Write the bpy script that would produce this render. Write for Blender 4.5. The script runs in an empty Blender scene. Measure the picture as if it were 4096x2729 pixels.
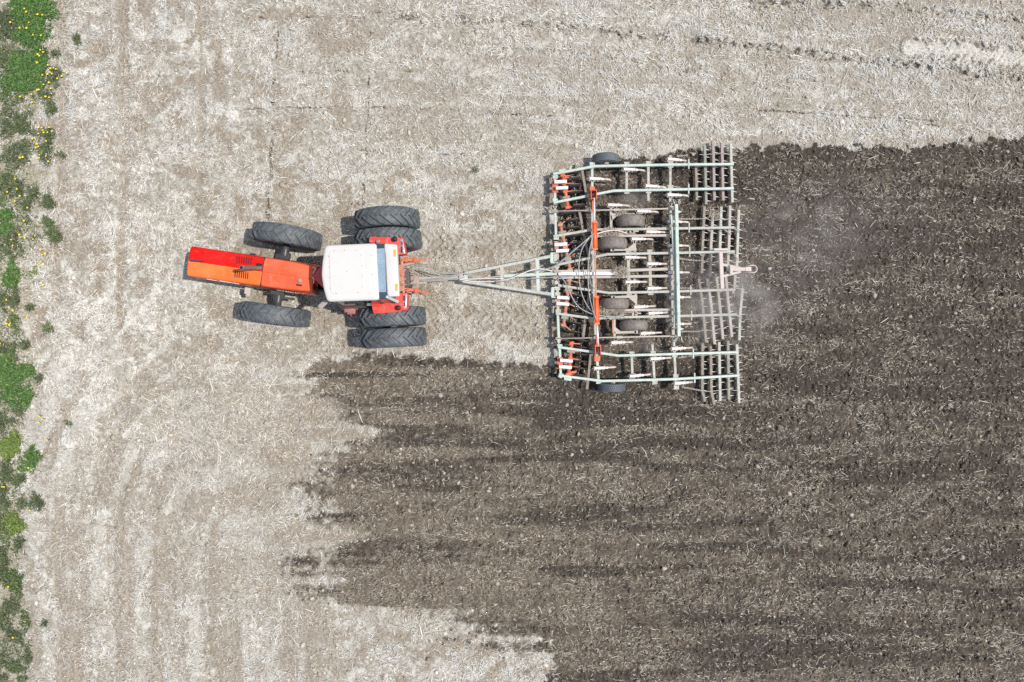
import bpy, bmesh, math, random
import numpy as np
from mathutils import Vector, Matrix

# ------------------------------------------------------------------ camera, light, exposure
SC = bpy.context.scene
COL = SC.collection
H = 20.0                     # drone height above the field
FPX = 4096 * 24.0 / 36.0     # focal length in photograph pixels
cam_d = bpy.data.cameras.new('drone_camera')
cam_d.lens = 24.0
cam_d.sensor_width = 36.0
cam_d.clip_start = 0.1
cam_d.clip_end = 3000.0
cam = bpy.data.objects.new('drone_camera', cam_d)
COL.objects.link(cam)
cam.location = (0, 0, H)
cam.rotation_euler = (0, 0, 0)
SC.camera = cam

SUN_EL = math.radians(61)
world = bpy.data.worlds.new('World')
SC.world = world
world.use_nodes = True
wn = world.node_tree
bg = wn.nodes['Background']
sky = wn.nodes.new('ShaderNodeTexSky')
sky.sky_type = 'NISHITA'
sky.sun_disc = False
sky.sun_elevation = SUN_EL
sky.sun_rotation = math.radians(90)
hs = wn.nodes.new('ShaderNodeHueSaturation')      # camera white balance for a hazy spring sky
hs.inputs['Saturation'].default_value = 0.75
wn.links.new(sky.outputs[0], hs.inputs['Color']); wn.links.new(hs.outputs[0], bg.inputs[0])
bg.inputs[1].default_value = 0.15
sun_d = bpy.data.lights.new('sun', 'SUN')
sun_d.energy = 3.8
sun_d.angle = math.radians(0.6)
sun_d.color = (1.0, 0.955, 0.895)
sun = bpy.data.objects.new('sun', sun_d)
COL.objects.link(sun)
sun.rotation_euler = (0, math.pi / 2 - SUN_EL, math.radians(-3))
sun.location = (30, 0, 50)
SC.view_settings.view_transform = 'Standard'
SC.view_settings.look = 'None'
SC.view_settings.gamma = 1.0
SC.view_settings.exposure = 0.08
SC.cycles.max_bounces = 6
SC.cycles.volume_bounces = 1
SC.cycles.use_denoising = False
SC.render.filter_size = 1.15

random.seed(7)
RNG = np.random.default_rng(11)

# ------------------------------------------------------------------ coordinates
def P(px, py, z=0.0):
    """a point of the photograph (4096 x 2729) at height z"""
    k = (H - z) / FPX
    return Vector(((px - 2048) * k, (1364.5 - py) * k, z))

def zoomer(x0, y0, s):
    return lambda x, y, z=0.0: P(x0 + x / s, y0 + y / s, z)
Z1 = zoomer(700, 780, 2.45)
Z2 = zoomer(1200, 780, 2.45)
Z3 = zoomer(1600, 980, 3.363)
Z4 = zoomer(2180, 550, 3.485)
Z5 = zoomer(2600, 550, 3.484)
Z6 = zoomer(2180, 950, 3.919)
Z7 = zoomer(2600, 950, 3.92)
Z8 = zoomer(2180, 1250, 2.706)
Z9 = zoomer(1560, 950, 3.32)

# ------------------------------------------------------------------ noise
_tab = np.random.default_rng(5).random((8, 256, 256)).astype(np.float32)
def vn(x, y, seed=0):
    """smooth value noise in 0..1; lattice step 1"""
    t = _tab[seed % 8]
    x = np.asarray(x, np.float64) + 37.13 * seed
    y = np.asarray(y, np.float64) + 91.71 * seed
    xi = np.floor(x).astype(np.int64); yi = np.floor(y).astype(np.int64)
    fx = (x - xi).astype(np.float32); fy = (y - yi).astype(np.float32)
    fx = fx * fx * (3 - 2 * fx); fy = fy * fy * (3 - 2 * fy)
    x0 = xi & 255; x1 = (xi + 1) & 255; y0 = yi & 255; y1 = (yi + 1) & 255
    a = t[y0, x0]; b = t[y0, x1]; c = t[y1, x0]; d = t[y1, x1]
    return a + (b - a) * fx + (c - a) * fy + (a - b - c + d) * fx * fy

def fbm(x, y, seed=0, octv=4, gain=0.5):
    s = 0; a = 1.0; n = 0.0
    for i in range(octv):
        s = s + a * vn(x * 2 ** i, y * 2 ** i, seed + i)
        n += a; a *= gain
    return s / n

def sst(x, a, b):
    t = np.clip((x - a) / (b - a), 0, 1)
    return t * t * (3 - 2 * t)

def poly_dist(gx, gy, pts):
    """distance to a polyline and the running length along it (pixels of the photograph)"""
    best = np.full(gx.shape, 1e9, np.float32); along = np.zeros(gx.shape, np.float32); L = 0.0
    for (ax, ay), (bx, by) in zip(pts[:-1], pts[1:]):
        dx, dy = bx - ax, by - ay; l2 = dx * dx + dy * dy
        t = np.clip(((gx - ax) * dx + (gy - ay) * dy) / l2, 0, 1)
        d = np.hypot(gx - ax - t * dx, gy - ay - t * dy).astype(np.float32)
        m = d < best
        best = np.where(m, d, best); along = np.where(m, L + t * math.sqrt(l2), along)
        L += math.sqrt(l2)
    return best, along

# ------------------------------------------------------------------ materials
def new_mat(name):
    m = bpy.data.materials.new(name); m.use_nodes = True
    nt = m.node_tree
    b = nt.nodes['Principled BSDF']
    return m, nt, b

def node(nt, kind, **kw):
    n = nt.nodes.new(kind)
    for k, v in kw.items():
        setattr(n, k, v)
    return n

def mixc(nt, fac, a, b, mode='MIX'):
    n = nt.nodes.new('ShaderNodeMix'); n.data_type = 'RGBA'; n.blend_type = mode
    for sock, val in ((0, fac), (6, a), (7, b)):
        if isinstance(val, (int, float)): n.inputs[sock].default_value = val
        elif isinstance(val, tuple): n.inputs[sock].default_value = (*val, 1)
        else: nt.links.new(val, n.inputs[sock])
    return n.outputs[2]

def ramp(nt, val, lo, hi):
    n = nt.nodes.new('ShaderNodeMapRange'); n.interpolation_type = 'SMOOTHSTEP'
    nt.links.new(val, n.inputs[0])
    n.inputs[1].default_value = lo; n.inputs[2].default_value = hi
    return n.outputs[0]

def noise(nt, coord, scale, detail=4, rough=0.6):
    n = nt.nodes.new('ShaderNodeTexNoise')
    n.inputs['Scale'].default_value = scale; n.inputs['Detail'].default_value = detail
    n.inputs['Roughness'].default_value = rough
    nt.links.new(coord, n.inputs['Vector'])
    return n.outputs[0]

DUST = (0.44, 0.385, 0.33)
def paint(name, col, dust=0.3, rough=0.45, metal=0.0, dustc=DUST, scale=5.0, rust=0.0, fade=None, bump=0.15, spec=0.5):
    """worn machine paint: base coat, faded zones, dust in patches, small chips and scratches"""
    m, nt, b = new_mat(name)
    pos = node(nt, 'ShaderNodeNewGeometry').outputs['Position']
    big = noise(nt, pos, scale * 0.35, 3)
    mid = noise(nt, pos, scale * 2.2, 5, 0.7)
    fine = noise(nt, pos, scale * 14, 4, 0.75)
    c = mixc(nt, ramp(nt, big, 0.35, 0.65), col, fade if fade else tuple(min(1, x * 1.12 + 0.01) for x in col))
    d0 = 0.66 - 0.42 * dust
    dm = ramp(nt, mid, d0 - 0.10, d0 + 0.18)
    k = node(nt, 'ShaderNodeMath', operation='MULTIPLY'); nt.links.new(dm, k.inputs[0]); k.inputs[1].default_value = min(1.0, 0.35 + dust * 0.65)
    c = mixc(nt, k.outputs[0], c, dustc)
    c = mixc(nt, ramp(nt, fine, 0.62, 0.72), c, tuple(x * 0.62 for x in dustc))
    if rust:
        c = mixc(nt, ramp(nt, fine, 0.60 - 0.2 * rust, 0.66 - 0.1 * rust), c, (0.19, 0.085, 0.045))
    nt.links.new(c, b.inputs['Base Color'])
    b.inputs['Roughness'].default_value = rough
    b.inputs['Metallic'].default_value = metal
    b.inputs['Specular IOR Level'].default_value = spec
    bp = node(nt, 'ShaderNodeBump'); bp.inputs['Strength'].default_value = bump; bp.inputs['Distance'].default_value = 0.004
    nt.links.new(mid, bp.inputs['Height']); nt.links.new(bp.outputs[0], b.inputs['Normal'])
    return m

MINT = (0.47, 0.575, 0.50)
M = {}
M['mint'] = paint('mint_paint', MINT, 0.40, 0.5, rust=0.14)
M['mint_dusty'] = paint('dusty_mint_paint', (0.47, 0.53, 0.465), 0.58, 0.65, rust=0.25)
M['tan'] = paint('dust_caked_steel', (0.46, 0.45, 0.39), 0.8, 0.8, rust=0.12, dustc=(0.49, 0.435, 0.375))
M['dirty_mint'] = paint('soiled_mint_bar', (0.30, 0.38, 0.32), 0.6, 0.8, dustc=(0.27, 0.23, 0.19), rust=0.35)
M['dirty_tan'] = paint('soiled_steel_bar', (0.34, 0.315, 0.265), 0.6, 0.85, dustc=(0.24, 0.21, 0.175), rust=0.3)
M['rusty'] = paint('rust_toned_bar', (0.38, 0.315, 0.295), 0.5, 0.8, dustc=(0.36, 0.31, 0.285), rust=0.3)
M['board'] = paint('weathered_board', (0.24, 0.20, 0.165), 0.5, 0.9, dustc=(0.33, 0.285, 0.24))
M['spring'] = paint('spring_dusty_white', (0.86, 0.76, 0.71), 0.25, 0.6, dustc=(0.70, 0.58, 0.50))
M['spring_white'] = paint('spring_white', (0.90, 0.83, 0.81), 0.1, 0.5, dustc=(0.78, 0.66, 0.60))
M['hitch'] = paint('hitch_dusty_pink', (0.56, 0.47, 0.42), 0.5, 0.6, dustc=(0.60, 0.51, 0.45))
M['shank'] = paint('shank_steel', (0.50, 0.43, 0.375), 0.6, 0.55, dustc=(0.55, 0.47, 0.40), rust=0.25)
M['bracket'] = paint('bracket_brown', (0.34, 0.25, 0.21), 0.5, 0.7, rust=0.3)
M['orange'] = paint('cultivator_orange', (0.62, 0.115, 0.045), 0.22, 0.5, dustc=(0.50, 0.33, 0.25), rust=0.25)
M['orange_bright'] = paint('cylinder_orange', (0.78, 0.155, 0.045), 0.08, 0.35)
M['orange_dusty'] = paint('dusty_orange', (0.55, 0.14, 0.07), 0.55, 0.65, dustc=(0.50, 0.36, 0.28), rust=0.3)
M['chrome'] = paint('cylinder_rod_chrome', (0.82, 0.80, 0.80), 0.03, 0.28, metal=0.35)
M['axle_black'] = paint('polished_black_axle', (0.022, 0.022, 0.026), 0.12, 0.18, dustc=(0.14, 0.12, 0.10), spec=0.8)
M['disc'] = paint('worn_disc_steel', (0.09, 0.077, 0.068), 0.3, 0.35, metal=0.4, dustc=(0.17, 0.135, 0.11))
M['hose'] = paint('hose_grey', (0.27, 0.28, 0.28), 0.4, 0.4, dustc=(0.46, 0.43, 0.40))
M['hose_pale'] = paint('hose_pale', (0.62, 0.57, 0.53), 0.4, 0.5, dustc=(0.60, 0.54, 0.48))
M['wire'] = paint('wire_steel', (0.50, 0.46, 0.42), 0.4, 0.5)
M['red'] = paint('hood_red', (0.62, 0.006, 0.005), 0.07, 0.48, spec=0.1, fade=(0.68, 0.018, 0.014), bump=0.06, scale=2.5, dustc=(0.85, 0.22, 0.16))
M['hood_orange'] = paint('hood_faded_orange', (0.82, 0.150, 0.030), 0.10, 0.5, spec=0.1, fade=(0.86, 0.225, 0.070), bump=0.06, scale=2.5, dustc=(0.92, 0.36, 0.20))
M['hood_coral'] = paint('hood_rear_faded', (0.76, 0.096, 0.034), 0.10, 0.5, spec=0.1, fade=(0.80, 0.155, 0.075), bump=0.06, scale=2.5, dustc=(0.92, 0.34, 0.24))
M['side_red'] = paint('side_panel_maroon', (0.30, 0.022, 0.020), 0.12, 0.35, dustc=(0.42, 0.16, 0.13))
M['fender_red'] = paint('fender_red', (0.66, 0.060, 0.045), 0.22, 0.5, dustc=(0.74, 0.34, 0.28), fade=(0.68, 0.10, 0.075), scale=3, spec=.15)
M['cowl_red'] = paint('cowl_red', (0.55, 0.065, 0.05), 0.2, 0.5, dustc=(0.5, 0.25, 0.2))
M['cream'] = paint('cab_cream', (0.60, 0.58, 0.54), 0.16, 0.7, fade=(0.63, 0.61, 0.572), bump=0.05, scale=2.5, dustc=(0.66, 0.60, 0.52), spec=0.12)
M['band'] = paint('roof_band_glass_sky_tint', (0.22, 0.31, 0.38), 0.35, 0.12, dustc=(0.40, 0.47, 0.52), scale=7, spec=0.8)  # glass band with the sky's pale blue reflection put into its colours
M['band_dark'] = paint('roof_band_end', (0.035, 0.055, 0.08), 0.08, 0.12, dustc=(0.12, 0.15, 0.18), spec=0.8)
M['chassis'] = paint('dark_chassis', (0.060, 0.055, 0.052), 0.25, 0.6, dustc=(0.17, 0.15, 0.13))
M['axle_grey'] = paint('axle_grey', (0.13, 0.13, 0.13), 0.35, 0.45, dustc=(0.27, 0.24, 0.21))
M['exhaust'] = paint('exhaust_steel', (0.20, 0.18, 0.175), 0.3, 0.45, metal=0.3, dustc=(0.34, 0.28, 0.25))
M['black'] = paint('black_rubber_trim', (0.012, 0.012, 0.014), 0.05, 0.5, dustc=(0.08, 0.075, 0.07))
M['navy'] = paint('dark_blue_strip', (0.028, 0.040, 0.060), 0.05, 0.4, dustc=(0.10, 0.11, 0.12))
M['white'] = paint('white_marking', (0.82, 0.82, 0.80), 0.05, 0.5)
M['lamp_red'] = paint('tail_lens_red', (0.28, 0.025, 0.035), 0.05, 0.15)
M['lamp_amber'] = paint('amber_lens', (0.86, 0.36, 0.055), 0.05, 0.2)
M['lamp_chrome'] = paint('lamp_chrome', (0.70, 0.70, 0.72), 0.12, 0.18, metal=0.7)
M['mud_plate'] = paint('mirror_back', (0.27, 0.235, 0.205), 0.5, 0.7)
M['greywall'] = paint('dusty_rear_wall', (0.55, 0.49, 0.43), 0.6, 0.7, dustc=(0.50, 0.43, 0.36))
M['grease'] = paint('greasy_linkage', (0.26, 0.20, 0.17), 0.55, 0.6, dustc=(0.46, 0.37, 0.31), rust=0.3)

m, nt, b = new_mat('cab_glass')
b.inputs['Base Color'].default_value = (0.05, 0.075, 0.075, 1); b.inputs['Roughness'].default_value = 0.06
b.inputs['Specular IOR Level'].default_value = 0.7
M['glass'] = m
M['tooth'] = paint('polished_tooth', (0.62, 0.57, 0.52), 0.3, 0.4)
M['step_red'] = paint('dusty_step_red', (0.36, 0.11, 0.09), 0.5, 0.7, dustc=(0.40, 0.25, 0.21))
M['axle_dark'] = paint('front_axle_dark', (0.050, 0.050, 0.052), 0.15, 0.35, dustc=(0.13, 0.12, 0.11))

def rubber(name, col, dustc, amt, scale=3.0):
    m, nt, b = new_mat(name)
    pos = node(nt, 'ShaderNodeNewGeometry').outputs['Position']
    mid = noise(nt, pos, scale * 3, 6, 0.72); fine = noise(nt, pos, scale * 26, 3, 0.8)
    c = mixc(nt, ramp(nt, mid, 0.60 - 0.3 * amt, 0.82 - 0.3 * amt), col, dustc)
    c = mixc(nt, ramp(nt, fine, 0.60, 0.78), c, tuple(min(1, x * 1.7) for x in dustc))
    nt.links.new(c, b.inputs['Base Color'])
    b.inputs['Roughness'].default_value = 0.62
    bp = node(nt, 'ShaderNodeBump'); bp.inputs['Strength'].default_value = 0.3; bp.inputs['Distance'].default_value = 0.006
    nt.links.new(fine, bp.inputs['Height']); nt.links.new(bp.outputs[0], b.inputs['Normal'])
    return m
M['rubber'] = rubber('tractor_tyre_rubber', (0.078, 0.091, 0.098), (0.150, 0.158, 0.158), 0.6)
M['rubber_grey'] = rubber('gauge_tyre_rubber', (0.10, 0.115, 0.125), (0.15, 0.155, 0.155), 0.4)
M['rubber_mud'] = rubber('mud_caked_rubber', (0.125, 0.105, 0.088), (0.23, 0.195, 0.165), 0.8, 5.0)

def attr_mat(name, attr, rough=0.8, trans=0.0, spec=0.2):
    m, nt, b = new_mat(name)
    a = node(nt, 'ShaderNodeAttribute', attribute_name=attr)
    nt.links.new(a.outputs[0], b.inputs['Base Color'])
    b.inputs['Roughness'].default_value = rough
    b.inputs['Specular IOR Level'].default_value = spec
    return m
M['straw'] = attr_mat('dry_straw', 'tone', 0.7)
M['leaf'] = attr_mat('green_leaves', 'tone', 0.6, spec=0.3)
M['clod'] = attr_mat('crumbly_soil', 'tone', 0.95, spec=0.1)

# ------------------------------------------------------------------ mesh builder
class MB:
    def __init__(self):
        self.v = []; self.f = []; self.s = []
    def add(self, vs, fs, smooth=False):
        o = len(self.v)
        self.v.extend([tuple(x) for x in vs])
        for f in fs:
            self.f.append(tuple(i + o for i in f)); self.s.append(smooth)
        return self
    def box(self, c, d, rz=0.0, taper=1.0):
        cx, cy, cz = c; hx, hy, hz = d[0] / 2, d[1] / 2, d[2] / 2
        co, si = math.cos(rz), math.sin(rz); vs = []
        for sz in (-1, 1):
            k = taper if sz > 0 else 1.0
            for sx, sy in ((-1, -1), (1, -1), (1, 1), (-1, 1)):
                x, y = sx * hx * k, sy * hy * k
                vs.append((cx + x * co - y * si, cy + x * si + y * co, cz + sz * hz))
        return self.add(vs, [(3, 2, 1, 0), (4, 5, 6, 7), (0, 1, 5, 4), (1, 2, 6, 5), (2, 3, 7, 6), (3, 0, 4, 7)])
    def bar(self, p0, p1, w, h, bev=0.0):
        """rectangular bar whose TOP face runs from p0 to p1"""
        p0 = Vector(p0); p1 = Vector(p1); d = (p1 - p0).normalized()
        s = d.cross(Vector((0, 0, 1)))
        s = s.normalized() if s.length > 1e-4 else Vector((0, 1, 0))
        u = s.cross(d).normalized()
        if u.z < 0: u = -u; s = -s
        b = bev if bev else min(w, h) * 0.12
        sec = [(-w / 2, -h), (w / 2, -h), (w / 2, -b), (w / 2 - b, 0), (-w / 2 + b, 0), (-w / 2, -b)]
        vs = [p + s * a + u * c for p in (p0, p1) for a, c in sec]
        n = len(sec)
        fs = [tuple(range(n)), tuple(range(2 * n - 1, n - 1, -1))]
        fs += [(i, i + n, (i + 1) % n + n, (i + 1) % n) for i in range(n)]
        return self.add(vs, fs)
    def sweep(self, pts, w, h):
        """rectangular tube along a bent line, mitred in plan; pts on the top face"""
        pts = [Vector(p) for p in pts]; n = len(pts); vs = []
        b = min(w, h) * 0.14
        sec = [(-w / 2, -h), (w / 2, -h), (w / 2, -b), (w / 2 - b, 0), (-w / 2 + b, 0), (-w / 2, -b)]
        k = len(sec)
        for i, p in enumerate(pts):
            d0 = (pts[i] - pts[i - 1]).xy.normalized() if i else None
            d1 = (pts[i + 1] - pts[i]).xy.normalized() if i < n - 1 else None
            d = ((d0 or d1) + (d1 or d0)).normalized()
            sc = 1 / max(0.3, d.dot(d0 or d1))
            s = Vector((d.y, -d.x, 0)) * sc
            vs += [p + s * a + Vector((0, 0, c)) for a, c in sec]
        fs = [tuple(range(k)), tuple(range(n * k - 1, n * k - k - 1, -1))]
        for j in range(n - 1):
            fs += [(j * k + i, (j + 1) * k + i, (j + 1) * k + (i + 1) % k, j * k + (i + 1) % k) for i in range(k)]
        return self.add(vs, fs)
    def tube(self, pts, r, n=8, caps=True, smooth=True):
        pts = [Vector(p) for p in pts]; rs = r if isinstance(r, (list, tuple)) else [r] * len(pts)
        vs = []; ref = Vector((0, 0, 1))
        for i, p in enumerate(pts):
            d = (pts[min(i + 1, len(pts) - 1)] - pts[max(i - 1, 0)]).normalized()
            rr = ref if abs(d.dot(ref)) < 0.95 else Vector((1, 0, 0))
            a = d.cross(rr).normalized(); c = a.cross(d)
            for j in range(n):
                t = 2 * math.pi * j / n
                vs.append(p + (a * math.cos(t) + c * math.sin(t)) * rs[i])
        fs = []
        for i in range(len(pts) - 1):
            fs += [(i * n + j, i * n + (j + 1) % n, (i + 1) * n + (j + 1) % n, (i + 1) * n + j) for j in range(n)]
        self.add(vs, fs, smooth)
        if caps:
            o = len(self.v) - len(vs)
            self.f.append(tuple(o + j for j in range(n))[::-1]); self.s.append(False)
            self.f.append(tuple(o + (len(pts) - 1) * n + j for j in range(n))); self.s.append(False)
        return self
    def lathe(self, prof, n=48, axis='Y', smooth=True, c=(0, 0, 0)):
        """prof: list of (radius, axial); closed if first == last"""
        vs = []
        for i in range(n):
            t = 2 * math.pi * i / n
            for r, a in prof:
                if axis == 'Y': p = (r * math.sin(t), a, r * math.cos(t))
                elif axis == 'X': p = (a, r * math.sin(t), r * math.cos(t))
                else: p = (r * math.cos(t), r * math.sin(t), a)
                vs.append((p[0] + c[0], p[1] + c[1], p[2] + c[2]))
        k = len(prof); fs = []
        for i in range(n):
            j = (i + 1) % n
            fs += [(i * k + q, i * k + q + 1, j * k + q + 1, j * k + q) for q in range(k - 1)]
        return self.add(vs, fs, smooth)
    def prism(self, poly, z0, z1, smooth=False):
        n = len(poly)
        vs = [(x, y, z0) for x, y in poly] + [(x, y, z1) for x, y in poly]
        fs = [tuple(range(n))[::-1], tuple(range(n, 2 * n))]
        fs += [(i, (i + 1) % n, (i + 1) % n + n, i + n) for i in range(n)]
        return self.add(vs, fs, smooth)
    def build(self, name, mat, parent=None, loc=(0, 0, 0), rz=0.0, bevel=0.0, shift=None, fixn=True):
        me = bpy.data.meshes.new(name)
        vs = self.v
        if shift is not None:
            vs = [(x - shift[0], y - shift[1], z - shift[2]) for x, y, z in vs]
        me.from_pydata(vs, [], self.f)
        me.polygons.foreach_set('use_smooth', self.s)
        bm = bmesh.new(); bm.from_mesh(me)
        if fixn: bmesh.ops.recalc_face_normals(bm, faces=bm.faces)
        if bevel:
            es = [e for e in bm.edges if len(e.link_faces) == 2 and e.calc_face_angle(0) > 0.5]
            bmesh.ops.bevel(bm, geom=es, offset=bevel, segments=3, affect='EDGES', profile=0.5, clamp_overlap=True)
            for f in bm.faces: f.smooth = True
        bm.to_mesh(me); bm.free()
        if bevel:
            me.set_sharp_from_angle(angle=math.radians(40))
        me.materials.append(mat); me.update()
        o = bpy.data.objects.new(name, me); COL.objects.link(o)
        o.parent = parent
        o.location = loc; o.rotation_euler = (0, 0, rz)
        return o

def empty(name, loc=(0, 0, 0), rz=0.0, parent=None):
    o = bpy.data.objects.new(name, None); COL.objects.link(o)
    o.empty_display_size = 0.2
    o.location = loc; o.rotation_euler = (0, 0, rz); o.parent = parent
    return o

def tag(o, label=None, cat=None, group=None, kind=None):
    if label: o['label'] = label
    if cat: o['category'] = cat
    if group: o['group'] = group
    if kind: o['kind'] = kind
    return o

def copy_tree(o, parent=None, loc=None, rz=None):
    c = o.copy(); COL.objects.link(c); c.parent = parent
    if loc is not None: c.location = loc
    if rz is not None: c.rotation_euler = (0, 0, rz)
    for ch in list(o.children):
        copy_tree(ch, c)
    return c

def np_mesh(name, verts, quads, mat, attr=None, cols=None, smooth=False):
    """a large mesh straight from arrays; quads (n,4) or tris (n,3)"""
    me = bpy.data.meshes.new(name)
    nv = len(verts); nf, k = quads.shape
    me.vertices.add(nv); me.vertices.foreach_set('co', np.ascontiguousarray(verts, np.float32).ravel())
    me.loops.add(nf * k); me.loops.foreach_set('vertex_index', np.ascontiguousarray(quads, np.int32).ravel())
    me.polygons.add(nf)
    me.polygons.foreach_set('loop_start', np.arange(0, nf * k, k, dtype=np.int32))
    if smooth: me.polygons.foreach_set('use_smooth', np.ones(nf, bool))
    me.update(calc_edges=True)
    if attr:
        a = me.attributes.new(attr, 'FLOAT_COLOR', 'POINT')
        c = np.ones((nv, 4), np.float32); c[:, :cols.shape[1]] = cols
        a.data.foreach_set('color', c.ravel())
    me.materials.append(mat)
    o = bpy.data.objects.new(name, me); COL.objects.link(o)
    return o
# ------------------------------------------------------------------ the field
GS = FPX / H     # photograph pixels per metre on the ground
CRACKS = [  # (points, half width px, depth m, jagged)
    ([(1112, 110), (1096, 300), (1085, 430), (1083, 600), (1075, 720), (1070, 880)], 4.2, 0.075, 13),
    ([(1482, 130), (1478, 300), (1466, 500), (1458, 700), (1448, 840)], 2.0, 0.05, 8),
    ([(960, 442), (1100, 433), (1250, 428), (1500, 430), (1800, 440), (2250, 470)], 2.0, 0.05, 8),
    ([(1370, 600), (1500, 606), (1700, 614), (1900, 622)], 1.9, 0.045, 8),
    ([(1320, 480), (1318, 600), (1305, 780)], 1.8, 0.04, 6),
    ([(1180, 285), (1400, 284), (1560, 280), (1760, 290)], 1.8, 0.04, 6),
    ([(1000, 75), (1300, 66), (1700, 78)], 2.4, 0.045, 8),
    ([(3000, 436), (3460, 468), (3900, 522), (4120, 545)], 2.6, 0.045, 7),
    ([(3560, 470), (3640, 476), (3740, 480)], 1.8, 0.04, 9),
]
RUTS = [  # broken tyre ruts with thrown-up clods
    ([(1500, 62), (1800, 74), (2050, 90), (2400, 120), (2620, 150), (2860, 158), (3080, 190), (3400, 235), (3700, 265), (4120, 318)], 15, 0.115),
    ([(3000, 20), (3300, 6), (3700, 36), (4120, 82)], 13, 0.07),
    ([(2700, 0), (3000, 8), (3350, 30)], 9, 0.05),
    ([(1820, 205), (2100, 196), (2400, 222), (2800, 290)], 9, 0.03),
]
LUGS = [  # tyre prints with lug marks: points, half width px
    ([(1690, 962), (2215, 966)], 42), ([(1690, 1012), (2215, 1012)], 26),
    ([(1700, 1250), (2215, 1262)], 46), ([(1700, 1322), (2215, 1330)], 40),
    ([(1040, 1340), (1300, 1390), (1700, 1402)], 30),
]
PALE = [([(3640, 190), (3850, 205), (4120, 244)], 34)]
PATHS = [([(345, 2760), (305, 2400), (320, 2150), (385, 1850), (480, 1620), (620, 1470), (860, 1390)], 40),
         ([(255, 2760), (225, 2300), (250, 2000), (330, 1700)], 16),
         ([(500, 2760), (430, 2450), (440, 2150), (510, 1900), (640, 1690), (840, 1540), (1080, 1470)], 18),
         ([(585, 2760), (520, 2450), (520, 2180), (590, 1960), (720, 1770), (930, 1620)], 18),
         ([(740, 2760), (670, 2480), (665, 2180), (730, 1960), (860, 1800), (1060, 1690)], 34),
         ([(880, 2760), (810, 2480), (800, 2230), (860, 2050), (960, 1930)], 14),
         ([(230, 1200), (250, 600), (240, -40)], 26), ([(480, 1300), (500, 600), (490, -40)], 24), ([(790, 900), (810, 300), (800, -40)], 20)]

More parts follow.
